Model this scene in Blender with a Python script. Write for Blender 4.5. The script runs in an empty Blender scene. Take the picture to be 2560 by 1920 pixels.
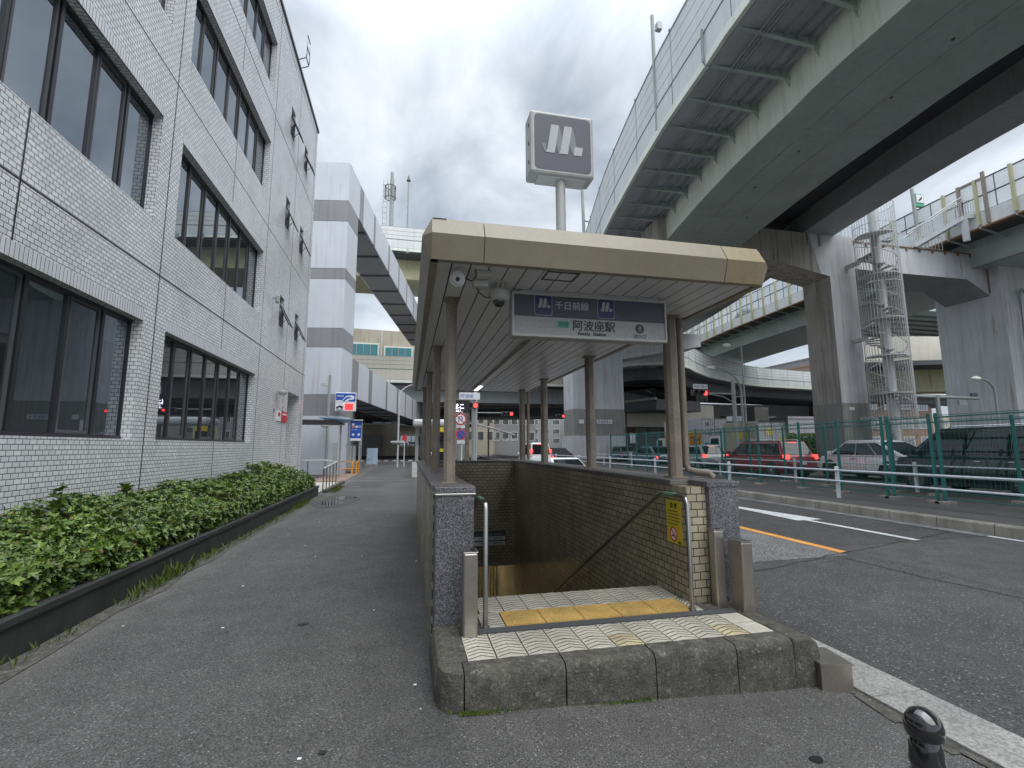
import bpy, bmesh, math, random
from math import sin, cos, pi, radians, sqrt
from mathutils import Vector, Matrix
random.seed(7)
sc = bpy.context.scene
col = sc.collection

# ------------------------------------------------------------------ camera
CAM_F, CAM_PITCH, CAM_YAW, CAM_ROLL = 1188.87, radians(7.539), radians(12.276), radians(-0.164)
cam = bpy.data.cameras.new('camera'); co = bpy.data.objects.new('camera', cam); col.objects.link(co)
fw = Vector((sin(CAM_YAW)*cos(CAM_PITCH), cos(CAM_YAW)*cos(CAM_PITCH), sin(CAM_PITCH)))
rt = Vector((cos(CAM_YAW), -sin(CAM_YAW), 0)); up = rt.cross(fw)
r2 = rt*cos(CAM_ROLL)+up*sin(CAM_ROLL); u2 = -rt*sin(CAM_ROLL)+up*cos(CAM_ROLL)
M = Matrix((r2, u2, -fw)).transposed().to_4x4(); M.translation = Vector((0, 0, 1.6)); co.matrix_world = M
cam.sensor_fit = 'HORIZONTAL'; cam.sensor_width = 36; cam.lens = CAM_F/2560*36
cam.clip_start = .05; cam.clip_end = 3000
sc.camera = co
# ------------------------------------------------------------------ light
SUN_EL, SUN_AZ = radians(58), radians(150)      # azimuth clockwise from +Y
w = bpy.data.worlds.new('World'); sc.world = w; w.use_nodes = True
nt = w.node_tree; nt.nodes.clear()
def N(t, tree=None, **k):
    n = (tree or nt).nodes.new(t)
    for a, b in k.items(): setattr(n, a, b)
    return n
sky = N('ShaderNodeTexSky', sky_type='NISHITA', sun_disc=False, sun_elevation=SUN_EL, sun_rotation=SUN_AZ)
tc = N('ShaderNodeTexCoord'); sep = N('ShaderNodeSeparateXYZ'); nt.links.new(tc.outputs['Generated'], sep.inputs[0])
mz = N('ShaderNodeMath', operation='MAXIMUM'); nt.links.new(sep.outputs['Z'], mz.inputs[0]); mz.inputs[1].default_value = 0
az = N('ShaderNodeMath', operation='ADD'); nt.links.new(mz.outputs[0], az.inputs[0]); az.inputs[1].default_value = .35
dx = N('ShaderNodeMath', operation='DIVIDE'); nt.links.new(sep.outputs['X'], dx.inputs[0]); nt.links.new(az.outputs[0], dx.inputs[1])
dy = N('ShaderNodeMath', operation='DIVIDE'); nt.links.new(sep.outputs['Y'], dy.inputs[0]); nt.links.new(az.outputs[0], dy.inputs[1])
cb = N('ShaderNodeCombineXYZ'); nt.links.new(dx.outputs[0], cb.inputs[0]); nt.links.new(dy.outputs[0], cb.inputs[1])
n1 = N('ShaderNodeTexNoise'); n1.inputs['Scale'].default_value = 2.9; n1.inputs['Detail'].default_value = 8; n1.inputs['Roughness'].default_value = .53; n1.inputs['Distortion'].default_value = .35
mpc = N('ShaderNodeMapping'); mpc.inputs['Location'].default_value = (3.3, 1.2, 0); mpc.inputs['Scale'].default_value = (1, .8, 1)
nt.links.new(cb.outputs[0], mpc.inputs[0]); nt.links.new(mpc.outputs[0], n1.inputs['Vector'])
rp = N('ShaderNodeValToRGB'); nt.links.new(n1.outputs[0], rp.inputs[0])
e = rp.color_ramp.elements; e[0].position = .36; e[0].color = (2.3, 2.6, 3.0, 1); e[1].position = .70; e[1].color = (5.5, 5.75, 6.05, 1)
m_ = e.new(.5); m_.color = (3.55, 3.85, 4.25, 1)
mix = N('ShaderNodeMixRGB'); mix.inputs[0].default_value = .9
nt.links.new(sky.outputs[0], mix.inputs[1]); nt.links.new(rp.outputs[0], mix.inputs[2])
bg = N('ShaderNodeBackground'); bg.inputs[1].default_value = .1
zr = N('ShaderNodeMapRange'); zr.interpolation_type = 'SMOOTHSTEP'; zr.inputs[1].default_value = .62; zr.inputs[2].default_value = 1; zr.inputs[3].default_value = 1; zr.inputs[4].default_value = 3.8   # overcast sky is brightest overhead
nt.links.new(sep.outputs['Z'], zr.inputs[0]); vm = N('ShaderNodeVectorMath', operation='SCALE'); nt.links.new(mix.outputs[0], vm.inputs[0]); nt.links.new(zr.outputs[0], vm.inputs['Scale'])
nt.links.new(vm.outputs[0], bg.inputs[0])
wo = N('ShaderNodeOutputWorld'); nt.links.new(bg.outputs[0], wo.inputs[0])
sl = bpy.data.lights.new('sun', 'SUN'); sl.energy = 1.5; sl.angle = radians(70); sl.color = (1, .97, .93)
so = bpy.data.objects.new('sun', sl); col.objects.link(so)
sd = Vector((sin(SUN_AZ)*cos(SUN_EL), cos(SUN_AZ)*cos(SUN_EL), sin(SUN_EL)))
so.rotation_euler = sd.to_track_quat('Z', 'Y').to_euler()
sc.view_settings.view_transform = 'Standard'; sc.view_settings.look = 'None'; sc.view_settings.exposure = 1.0; sc.view_settings.gamma = 1
sc.cycles.max_bounces = 8; sc.cycles.diffuse_bounces = 4

# ------------------------------------------------------------------ materials
MATS = {}
def newmat(name):
    m = bpy.data.materials.new(name); m.use_nodes = True; t = m.node_tree; t.nodes.clear()
    b = N('ShaderNodeBsdfPrincipled', t); o = N('ShaderNodeOutputMaterial', t); t.links.new(b.outputs[0], o.inputs[0])
    MATS[name] = m
    return m, t, b
def math2(t, op, a, b=None, clamp=False):
    n = N('ShaderNodeMath', t, operation=op); n.use_clamp = clamp
    for i, v in enumerate((a, b)):
        if v is None: continue
        if hasattr(v, 'links'): t.links.new(v, n.inputs[i])
        else: n.inputs[i].default_value = v
    return n.outputs[0]
def noise(t, vec, scale, detail=3, rough=.5, dist=0):
    n = N('ShaderNodeTexNoise', t); n.inputs['Scale'].default_value = scale; n.inputs['Detail'].default_value = detail
    n.inputs['Roughness'].default_value = rough; n.inputs['Distortion'].default_value = dist
    if vec is not None: t.links.new(vec, n.inputs['Vector'])
    return n.outputs[0]
def ramp(t, fac, stops):
    n = N('ShaderNodeValToRGB', t); t.links.new(fac, n.inputs[0]); el = n.color_ramp.elements
    while len(el) < len(stops): el.new(.5)
    for q, (p, c) in zip(el, stops):
        q.position = p; q.color = (c, c, c, 1) if not hasattr(c, '__len__') else (*c, 1)
    return n.outputs[0]
def mixc(t, fac, a, b, typ='MIX'):
    n = N('ShaderNodeMixRGB', t, blend_type=typ)
    for i, v in ((0, fac), (1, a), (2, b)):
        if hasattr(v, 'links'): t.links.new(v, n.inputs[i])
        elif i: n.inputs[i].default_value = (*v, 1)
        else: n.inputs[0].default_value = v
    return n.outputs[0]
def mapping(t, vec, scale):
    n = N('ShaderNodeMapping', t); n.inputs['Scale'].default_value = scale; t.links.new(vec, n.inputs[0]); return n.outputs[0]
def pos(t): return N('ShaderNodeNewGeometry', t).outputs['Position']
def bump(t, b, h, strength, dist=.01):
    n = N('ShaderNodeBump', t); n.inputs['Strength'].default_value = strength; n.inputs['Distance'].default_value = dist
    t.links.new(h, n.inputs['Height']); t.links.new(n.outputs[0], b.inputs['Normal'])
def wm(name, c, rough=.6, var=.2, scale=1.5, metal=0, fine=.08, fscale=40, streak=0, streakcol=None, rust=0, bmp=0, spec=.5, streak_scale=3):
    """painted / concrete / metal surface with uneven tone, optional run-down streaks and rust"""
    m, t, b = newmat(name)
    p = pos(t)
    f = noise(t, p, scale, 4, .6); f2 = noise(t, p, fscale, 2)
    v = ramp(t, f, [(.3, 1-var), (.7, 1+var*.35)])
    v2 = ramp(t, f2, [(.3, 1-fine), (.7, 1+fine)])
    cc = mixc(t, 1, (c), v, 'MULTIPLY'); cc = mixc(t, 1, cc, v2, 'MULTIPLY')
    if streak:
        s = noise(t, mapping(t, p, (streak_scale, streak_scale, .12)), 1.6, 4, .6)
        cc = mixc(t, ramp(t, s, [(.5, 0), (.72, streak)]), cc, streakcol or tuple(x*.35 for x in c))
    if rust:
        s = noise(t, mapping(t, p, (2.2, 2.2, .15)), 1.3, 3, .6); s2 = noise(t, p, .35, 2)
        k = math2(t, 'MULTIPLY', ramp(t, s, [(.56, 0), (.66, 1)]), ramp(t, s2, [(.5, 0), (.62, rust)]))
        cc = mixc(t, k, cc, (.28, .12, .04))
    t.links.new(cc, b.inputs['Base Color'])
    b.inputs['Roughness'].default_value = rough; b.inputs['Metallic'].default_value = metal
    b.inputs['Specular IOR Level'].default_value = spec
    if bmp: bump(t, b, f2, bmp, .004)
    return m
def plain(name, c, rough=.5, metal=0, spec=.5, coat=0, trans=0, alpha=1):
    m, t, b = newmat(name); b.inputs['Base Color'].default_value = (*c, 1); b.inputs['Roughness'].default_value = rough
    b.inputs['Metallic'].default_value = metal; b.inputs['Specular IOR Level'].default_value = spec; b.inputs['Coat Weight'].default_value = coat
    b.inputs['Transmission Weight'].default_value = trans; b.inputs['Alpha'].default_value = alpha
    return m
def emis(name, c, s):
    m, t, b = newmat(name); b.inputs['Base Color'].default_value = (*c, 1); b.inputs['Emission Color'].default_value = (*c, 1); b.inputs['Emission Strength'].default_value = s
    return m
def brickmat(name, c, c2, mortar, bw, bh, mw=.006, rough=.35, dirt=.15, floor=False, soldier=None):
    """small facing tiles; projected along whichever wall direction the face has"""
    m, t, b = newmat(name)
    g = N('ShaderNodeNewGeometry', t); s = N('ShaderNodeSeparateXYZ', t); t.links.new(g.outputs['Position'], s.inputs[0])
    ns = N('ShaderNodeSeparateXYZ', t); t.links.new(g.outputs['True Normal'], ns.inputs[0])
    ax = math2(t, 'GREATER_THAN', math2(t, 'ABSOLUTE', ns.outputs['X']), .5)
    az = math2(t, 'GREATER_THAN', math2(t, 'ABSOLUTE', ns.outputs['Z']), .5)
    u = N('ShaderNodeMix', t); t.links.new(ax, u.inputs[0]); t.links.new(s.outputs['X'], u.inputs[2]); t.links.new(s.outputs['Y'], u.inputs[3])
    v = N('ShaderNodeMix', t); t.links.new(az, v.inputs[0]); t.links.new(s.outputs['Z'], v.inputs[2]); t.links.new(s.outputs['Y'], v.inputs[3])
    cbn = N('ShaderNodeCombineXYZ', t); t.links.new(u.outputs[0], cbn.inputs[0]); t.links.new(v.outputs[0], cbn.inputs[1])
    br = N('ShaderNodeTexBrick', t); t.links.new(cbn.outputs[0], br.inputs['Vector'])
    br.offset = .5; br.inputs['Scale'].default_value = 1; br.inputs['Brick Width'].default_value = bw; br.inputs['Row Height'].default_value = bh
    br.inputs['Mortar Size'].default_value = mw; br.inputs['Mortar Smooth'].default_value = .1; br.inputs['Bias'].default_value = 0
    br.inputs['Color1'].default_value = (*c, 1); br.inputs['Color2'].default_value = (*c2, 1); br.inputs['Mortar'].default_value = (*mortar, 1)
    cc = br.outputs['Color']
    f = noise(t, g.outputs['Position'], .9, 5, .6); cc = mixc(t, 1, cc, ramp(t, f, [(.3, 1-dirt), (.65, 1.03)]), 'MULTIPLY')
    f = noise(t, mapping(t, g.outputs['Position'], (2.5, 2.5, .2)), 1.5, 4, .6); cc = mixc(t, ramp(t, f, [(.52, 0), (.75, dirt)]), cc, tuple(x*.4 for x in c))
    t.links.new(cc, b.inputs['Base Color'])
    t.links.new(math2(t, 'ADD', math2(t, 'MULTIPLY', br.outputs['Fac'], .5), rough, True), b.inputs['Roughness'])
    inv = math2(t, 'SUBTRACT', 1, br.outputs['Fac']); bump(t, b, inv, .6, .004)
    return m
def asphalt(name, c, speck=.5, spots=.3, scale=110, tint=(1, 1, 1), rough=.85):
    m, t, b = newmat(name); p = pos(t)
    big = noise(t, p, .35, 4, .6); mid = noise(t, p, 3, 5, .65); fn = noise(t, p, scale, 2, .6)
    vo = N('ShaderNodeTexVoronoi', t); vo.inputs['Scale'].default_value = scale*.62; t.links.new(p, vo.inputs['Vector'])
    cc = mixc(t, 1, c, ramp(t, big, [(.3, .78), (.7, 1.15)]), 'MULTIPLY')
    cc = mixc(t, 1, cc, ramp(t, mid, [(.3, .8), (.7, 1.12)]), 'MULTIPLY')
    cc = mixc(t, 1, cc, ramp(t, fn, [(.35, 1-speck), (.5, 1), (.68, 1+speck*1.6)]), 'MULTIPLY')
    sp = N('ShaderNodeSeparateColor', t); t.links.new(vo.outputs['Color'], sp.inputs[0])
    k = math2(t, 'MULTIPLY', ramp(t, sp.outputs[0], [(.90, 0), (.93, 1)]), ramp(t, vo.outputs['Distance'], [(.25, 1), (.45, 0)]))
    cc = mixc(t, math2(t, 'MULTIPLY', k, spots), cc, (.42, .42, .40))
    if name == 'asphalt_walk':      # darker uneven band along the entrance wall, dust along the planter, patched repair
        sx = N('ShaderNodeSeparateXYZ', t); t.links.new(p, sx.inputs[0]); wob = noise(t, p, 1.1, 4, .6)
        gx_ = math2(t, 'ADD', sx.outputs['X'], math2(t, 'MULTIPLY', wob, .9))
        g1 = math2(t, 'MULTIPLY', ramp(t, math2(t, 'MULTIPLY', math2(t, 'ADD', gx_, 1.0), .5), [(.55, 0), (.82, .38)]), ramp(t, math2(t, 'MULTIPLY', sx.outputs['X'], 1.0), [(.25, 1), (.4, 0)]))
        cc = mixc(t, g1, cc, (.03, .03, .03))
        g2 = ramp(t, math2(t, 'MULTIPLY', math2(t, 'ADD', gx_, 3.2), .5), [(.25, .0), (.45, .28), (.62, 0)])
        cc = mixc(t, g2, cc, (.19, .185, .17))
        st_ = noise(t, p, 1.6, 5, .7); cc = mixc(t, ramp(t, st_, [(.60, 0), (.72, .35)]), cc, (.035, .035, .035))
    t.links.new(cc, b.inputs['Base Color']); b.inputs['Roughness'].default_value = rough; b.inputs['Specular IOR Level'].default_value = .35
    bump(t, b, fn, .5, .004)
    return m
def granite(name, dark, light, scale=90, rough=.5, thr=.5):
    m, t, b = newmat(name); p = pos(t)
    vo = N('ShaderNodeTexVoronoi', t); vo.inputs['Scale'].default_value = scale; t.links.new(p, vo.inputs['Vector'])
    sp = N('ShaderNodeSeparateColor', t); t.links.new(vo.outputs['Color'], sp.inputs[0])
    f = ramp(t, sp.outputs[0], [(thr, 0), (thr+.15, .6), (1, 1)])
    cc = mixc(t, f, dark, light); n = noise(t, p, 2.5, 4, .6); cc = mixc(t, 1, cc, ramp(t, n, [(.3, .72), (.7, 1.08)]), 'MULTIPLY')
    t.links.new(cc, b.inputs['Base Color']); b.inputs['Roughness'].default_value = rough
    return m

# colours
brickmat('white_tile', (.62, .645, .67), (.77, .785, .79), (.035, .035, .045), .1155, .0686, .0045, .3, .12)
brickmat('beige_tile', (.38, .34, .24), (.47, .425, .31), (.03, .025, .02), .1155, .0686, .0045, .22, .45)
brickmat('soldier_tile', (.60, .62, .64), (.68, .70, .71), (.05, .05, .06), .0686, 9, .0045, .3, .08)
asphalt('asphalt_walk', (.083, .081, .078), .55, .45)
asphalt('asphalt_road', (.066, .065, .064), .55, .5, 75)
asphalt('asphalt_coarse', (.15, .15, .15), .8, .7, 60)
granite('granite_dark', (.06, .06, .068), (.26, .26, .28), 150, .3, .45)
granite('granite_curb', (.22, .215, .205), (.36, .35, .33), 70, .7, .35)
m, t, b = newmat('concrete_kerb'); p = pos(t)
f1 = noise(t, p, 9, 7, .72); f2 = noise(t, p, 70, 3, .6); f3 = noise(t, p, 26, 6, .75)
cc = ramp(t, f1, [(.30, (.032, .033, .026)), (.5, (.075, .072, .06)), (.72, (.14, .134, .115))])
cc = mixc(t, ramp(t, f3, [(.56, 0), (.66, .6)]), cc, (.27, .26, .235)); cc = mixc(t, ramp(t, f3, [(.30, .6), (.40, 0)]), cc, (.02, .025, .012))
cc = mixc(t, 1, cc, ramp(t, f2, [(.3, .6), (.7, 1.35)]), 'MULTIPLY'); t.links.new(cc, b.inputs['Base Color']); b.inputs['Roughness'].default_value = .9; bump(t, b, f2, 1, .008)
wm('concrete', (.30, .30, .28), .85, .2, .8, fine=.08, fscale=25, streak=.5, bmp=.2)
wm('concrete_raw', (.44, .42, .375), .9, .2, .8, fine=.08, fscale=25, streak=.75, streakcol=(.09, .085, .075), bmp=.25, streak_scale=2.5)
wm('concrete_white', (.60, .62, .64), .75, .14, .5, fine=.04, streak=.5, streakcol=(.27, .26, .25), rust=.5)
wm('concrete_beige', (.46, .42, .34), .85, .2, .4, fine=.06, fscale=12, streak=.45)
wm('planter_stone', (.042, .045, .043), .6, .4, 2, fine=.3, fscale=150, streak=.5, streakcol=(.015, .016, .014), bmp=.3)
wm('coping_stone', (.15, .145, .14), .65, .3, 3, fine=.3, fscale=160, bmp=.3)
wm('panel_white', (.60, .63, .68), .45, .06, .6, fine=.02, streak=.12, streakcol=(.36, .35, .33), rust=.22)
wm('panel_grey', (.27, .275, .285), .5, .1, .6, fine=.03, streak=.25)
wm('barrier_white', (.66, .68, .68), .5, .1, .5, fine=.02, streak=.3, streakcol=(.33, .34, .32))
wm('barrier_cream', (.58, .56, .48), .55, .1, .5, fine=.02, streak=.3, streakcol=(.38, .36, .3))
wm('steel_green', (.42, .50, .455), .5, .15, .5, fine=.04, streak=.25, streakcol=(.2, .22, .19))
wm('steel_pale', (.78, .82, .72), .5, .12, .5, fine=.03, streak=.3, streakcol=(.3, .31, .26))
wm('green_stripe', (.12, .26, .17), .5, .1)
wm('steel_grey', (.34, .365, .36), .55, .15, .6, fine=.05, streak=.3)
wm('steel_dark', (.08, .085, .09), .6, .2, .6, fine=.05)
wm('steel_yellow', (.48, .47, .28), .5, .15, .6, streak=.35, streakcol=(.28, .22, .12), rust=.8)
wm('steel_white', (.55, .57, .58), .45, .08, 1, fine=.03, streak=.15, rust=.4)
wm('rusty', (.26, .14, .07), .8, .4, 3, fine=.3, fscale=30)
wm('canopy_beige', (.255, .228, .17), .5, .16, 1.6, fine=.05, streak=.3, streakcol=(.22, .175, .10))
wm('canopy_ochre', (.29, .24, .145), .5, .15, 3, fine=.05, streak=.5, streakcol=(.22, .155, .07), streak_scale=14)
wm('soffit', (.58, .58, .59), .35, .1, 1.5, fine=.03)
wm('column_brown', (.27, .235, .19), .5, .25, 4, fine=.1, streak=.55, streakcol=(.07, .05, .035))
wm('stainless', (.42, .39, .35), .32, .15, 4, metal=.85, fine=.05)
wm('stainless_new', (.42, .42, .41), .32, .08, 4, metal=1, fine=.03)
wm('white_paint', (.62, .66, .70), .4, .06, 3, fine=.03, streak=.1)
wm('green_paint', (.02, .155, .14), .45, .15, 3, fine=.08)
wm('road_white', (.62, .63, .62), .8, .25, 4, fine=.3, fscale=60)
wm('road_orange', (.72, .33, .07), .8, .2, 4, fine=.2, fscale=60)
wm('road_faded', (.20, .20, .20), .9, .5, 4, fine=.5, fscale=60)
wm('kerb_block', (.27, .255, .225), .85, .35, 1.5, fine=.2, fscale=50, streak=.5, bmp=.3)
wm('median_soil', (.085, .08, .075), .9, .3, 1.5, fine=.25, fscale=60, bmp=.3)
wm('tactile', (.50, .33, .10), .7, .3, 4, fine=.2, fscale=60)
wm('tile_white', (.55, .53, .45), .45, .25, 3, fine=.12, fscale=40)
wm('tile_yellowed', (.58, .50, .32), .45, .3, 5, fine=.12, fscale=40)
wm('tile_joint', (.05, .048, .042), .9, .3)
wm('stair_stone', (.16, .15, .13), .7, .3, 2)
wm('corridor_wall', (.45, .36, .18), .5, .2)
wm('orange_paint', (.70, .30, .03), .4, .15)
wm('sign_box', (.44, .445, .43), .45, .15, 2, streak=.3)
wm('sign_white', (.36, .37, .37), .4, .08, 3)
wm('building_beige', (.42, .38, .30), .8, .1, .4, streak=.3)
wm('building_brown', (.25, .17, .13), .8, .15, .4)
wm('building_white', (.55, .56, .58), .7, .1, .3, streak=.15)
wm('building_grey', (.25, .255, .26), .8, .1, .3, streak=.2)
plain('window_frame', (.035, .038, .045), .35, .3)
plain('black', (.012, .012, .013), .45); m, t, b = newmat('streak_dirt'); b.inputs['Base Color'].default_value = (.12, .12, .11, 1); b.inputs['Alpha'].default_value = .28; b.inputs['Roughness'].default_value = .9
plain('rubber', (.02, .02, .02), .8); plain('black_gloss', (.012, .012, .014), .1, 0, .6, 1)
plain('sign_navy', (.075, .078, .10), .5); plain('logo_navy', (.035, .03, .12), .35); plain('sign_blue', (.02, .09, .42), .4); plain('sign_red', (.55, .03, .04), .4)
plain('sign_green', (.05, .33, .2), .4); plain('poster_yellow', (.62, .50, .04), .4); plain('text_dark', (.02, .022, .025), .5); plain('text_light', (.42, .44, .48), .5)
plain('white_sheet', (.75, .76, .77), .45); plain('pale_blue', (.40, .52, .66), .5); plain('logo_grey', (.38, .40, .42), .4); plain('logo_dim', (.16, .165, .20), .4); plain('slate', (.075, .082, .105), .5); wm('deck_grey', (.44, .47, .50), .6, .15, .6, streak=.2)
plain('roof_blue', (.18, .3, .5), .4); plain('camera_white', (.45, .45, .43), .4); plain('teal_glass', (.08, .25, .28), .1)
plain('plate', (.6, .6, .58), .4); plain('chrome', (.7, .7, .7), .12, 1)
m, t, b = newmat('glass_dark'); b.inputs['Base Color'].default_value = (.235, .265, .295, 1); b.inputs['Roughness'].default_value = .012; b.inputs['Metallic'].default_value = .92
n_ = noise(t, pos(t), .8, 1); bump(t, b, n_, .04, .02)
m, t, b = newmat('puddle_water'); b.inputs['Base Color'].default_value = (.02, .022, .025, 1); b.inputs['Roughness'].default_value = .03; b.inputs['IOR'].default_value = 1.4
m, t, b = newmat('car_glass'); b.inputs['Base Color'].default_value = (.012, .015, .017, 1); b.inputs['Roughness'].default_value = .03; b.inputs['IOR'].default_value = 1.5
for nm, cc in (('car_red', (.22, .012, .03)), ('car_black', (.014, .02, .024)), ('car_white', (.80, .82, .83)), ('car_silver', (.28, .33, .36)), ('car_navy', (.02, .035, .06)), ('car_teal', (.12, .18, .21))):
    mm = plain(nm, cc, .3, .25 if nm != 'car_white' else 0, .5, .8)
emis('lamp_red', (1, .05, .04), 1.9); emis('lamp_red_soft', (1, .02, .02), 1.6); emis('lamp_orange', (1, .25, .02), 5); emis('led_white', (.85, .8, 1), 3); emis('lamp_warm', (1, .88, .6), 6); emis('tube_white', (.85, .85, 1), 1.6)
m, t, b = newmat('screen_panel'); b.inputs['Base Color'].default_value = (.55, .6, .6, 1); b.inputs['Alpha'].default_value = .35; b.inputs['Roughness'].default_value = .1
for nm, c1, c2 in (('leaf', (.034, .080, .009), (.17, .25, .032)), ('weed', (.06, .10, .015), (.16, .20, .04))):
    m, t, b = newmat(nm); g = N('ShaderNodeNewGeometry', t)
    cc = ramp(t, g.outputs['Random Per Island'], [(0, c1), (.72, tuple((x+y)/2 for x, y in zip(c1, c2))), (.97, c2), (.985, (.16, .09, .03))])
    nn = noise(t, g.outputs['Position'], 2.2, 3); cc = mixc(t, 1, cc, ramp(t, nn, [(.3, .65), (.7, 1.25)]), 'MULTIPLY')
    t.links.new(cc, b.inputs['Base Color']); b.inputs['Roughness'].default_value = .42; b.inputs['Specular IOR Level'].default_value = .5
plain('twig', (.05, .035, .02), .8); plain('soil', (.02, .016, .012), .95)

# ------------------------------------------------------------------ mesh helpers
def wt(o):
    v = Vector((0, 0, 0))
    while o is not None: v = v+o.location; o = o.parent
    return v
class MB:
    def __init__(s): s.v = []; s.f = []; s.m = []; s.mats = []
    def mi(s, m):
        if m not in s.mats: s.mats.append(m)
        return s.mats.index(m)
    def add(s, vs, fs, m):
        o = len(s.v); s.v += [tuple(p) for p in vs]; k = s.mi(m)
        for f in fs: s.f.append([o+i for i in f]); s.m.append(k)
    def box(s, x0, x1, y0, y1, z0, z1, m, skip=()):
        v = [(x0,y0,z0),(x1,y0,z0),(x1,y1,z0),(x0,y1,z0),(x0,y0,z1),(x1,y0,z1),(x1,y1,z1),(x0,y1,z1)]
        f = {'-z':(0,3,2,1),'+z':(4,5,6,7),'-y':(0,1,5,4),'+x':(1,2,6,5),'+y':(2,3,7,6),'-x':(3,0,4,7)}
        s.add(v, [q for k, q in f.items() if k not in skip], m); return s
    def quad(s, a, b, c, d, m): s.add([a, b, c, d], [(0,1,2,3)], m); return s
    def poly(s, pts, m): s.add(pts, [tuple(range(len(pts)))], m); return s
    def prism(s, pts, dv, m, mcap=None):
        """closed polygon pts (3D) extruded by dv"""
        n = len(pts); dv = Vector(dv); P = [Vector(p) for p in pts]; Q = [p+dv for p in P]
        s.add(P+Q, [(i, (i+1) % n, n+(i+1) % n, n+i) for i in range(n)], m)
        s.add(P+Q, [tuple(range(n-1, -1, -1)), tuple(range(n, 2*n))], mcap or m); return s
    def tube(s, pts, r, m, n=8, cap=True, r1=None):
        P = [Vector(p) for p in pts]; rings = []; L = len(P)
        ref = None
        for i, p in enumerate(P):
            d = (P[min(i+1, L-1)]-P[max(i-1, 0)]).normalized()
            if ref is None: ref = Vector((0, 0, 1)) if abs(d.z) < .9 else Vector((1, 0, 0))
            a = d.cross(ref).normalized(); b_ = d.cross(a).normalized(); ref = -b_ if False else ref
            rr = r if r1 is None else r+(r1-r)*i/(L-1)
            rings.append([p+a*rr*cos(2*pi*k/n)+b_*rr*sin(2*pi*k/n) for k in range(n)])
        v = [q for ring in rings for q in ring]
        f = [(i*n+k, i*n+(k+1) % n, (i+1)*n+(k+1) % n, (i+1)*n+k) for i in range(L-1) for k in range(n)]
        if cap: f += [tuple(range(n-1, -1, -1)), tuple((L-1)*n+k for k in range(n))]
        s.add(v, f, m); return s
    def bar(s, a, b, wd, m, h=None):
        """square bar from a to b"""
        a = Vector(a); b = Vector(b); d = (b-a).normalized(); ref = Vector((0,0,1)) if abs(d.z) < .95 else Vector((1,0,0))
        u = d.cross(ref).normalized()*wd/2; v = d.cross(u).normalized()*(h or wd)/2
        q = [a-u-v, a+u-v, a+u+v, a-u+v]; s.add(q+[p+(b-a) for p in q], [(0,1,5,4),(1,2,6,5),(2,3,7,6),(3,0,4,7),(3,2,1,0),(4,5,6,7)], m); return s
    def lathe(s, prof, c, m, n=24, axis='z'):
        v = []; L = len(prof)
        for r, h in prof:
            for k in range(n):
                x, y = r*cos(2*pi*k/n), r*sin(2*pi*k/n)
                v.append({'z': (c[0]+x, c[1]+y, c[2]+h), 'x': (c[0]+h, c[1]+x, c[2]+y), 'y': (c[0]+x, c[1]+h, c[2]+y)}[axis])
        f = [(i*n+k, i*n+(k+1) % n, (i+1)*n+(k+1) % n, (i+1)*n+k) for i in range(L-1) for k in range(n)]
        f += [tuple(range(n-1, -1, -1)), tuple((L-1)*n+k for k in range(n))]
        s.add(v, f, m); return s
    def sweep(s, path, prof, m, closed=True, zof=None, cap=True):
        """profile [(offset right of path, z)] swept along plan path [(x,y)]"""
        P = [Vector(p[:2]) for p in path]; L = len(P); n = len(prof); v = []
        for i in range(L):
            d = (P[min(i+1, L-1)]-P[max(i-1, 0)]).normalized(); r = Vector((d.y, -d.x)); dz = zof[i] if zof else 0
            for o, z in prof: v.append((P[i].x+r.x*o, P[i].y+r.y*o, z+dz))
        kk = n if closed else n-1
        f = [(i*n+k, (i+1)*n+k, (i+1)*n+(k+1) % n, i*n+(k+1) % n) for i in range(L-1) for k in range(kk)]
        if closed and cap: f += [tuple(range(n)), tuple((L-1)*n+k for k in range(n-1, -1, -1))]
        s.add(v, f, m); return s
    def build(s, name, parent=None, smooth=False, bevel=0, loc=None, fixn=True):
        me = bpy.data.meshes.new(name); me.from_pydata(s.v, [], s.f)
        for m in s.mats: me.materials.append(MATS[m])
        me.polygons.foreach_set('material_index', s.m)
        if fixn:
            bm = bmesh.new(); bm.from_mesh(me); bmesh.ops.recalc_face_normals(bm, faces=bm.faces[:]); bm.to_mesh(me); bm.free()
        if smooth:
            me.polygons.foreach_set('use_smooth', [True]*len(me.polygons)); me.set_sharp_from_angle(angle=radians(35))
        me.update()
        o = bpy.data.objects.new(name, me); col.objects.link(o)
        if bevel:
            bv = o.modifiers.new('bevel', 'BEVEL'); bv.width = bevel; bv.segments = 2; bv.limit_method = 'ANGLE'; bv.angle_limit = radians(40)
        if parent is not None:
            o.parent = parent; o.location = -wt(parent) if loc is None else loc
        elif loc: o.location = loc
        return o
def tag(o, label, cat, group=None):
    o['label'] = label; o['category'] = cat
    if group: o['group'] = group
    return o
def thing(name, label, cat, loc=(0, 0, 0), group=None):
    o = bpy.data.objects.new(name, None); col.objects.link(o); o.location = loc; o.empty_display_size = .2
    return tag(o, label, cat, group)
def struct(o, kind='structure'): o['kind'] = kind; return o
def dup(root, loc, label, rotz=None, group=None):
    r = root.copy(); col.objects.link(r); r.location = loc; r['label'] = label
    if rotz is not None: r.rotation_euler.z = rotz
    if group: r['group'] = group
    for ch in list(root.children):
        c = ch.copy(); col.objects.link(c); c.parent = r
        for g in list(ch.children):
            d = g.copy(); col.objects.link(d); d.parent = c
    return r
def zero(o): o.location = (0, 0, 0); return o
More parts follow.
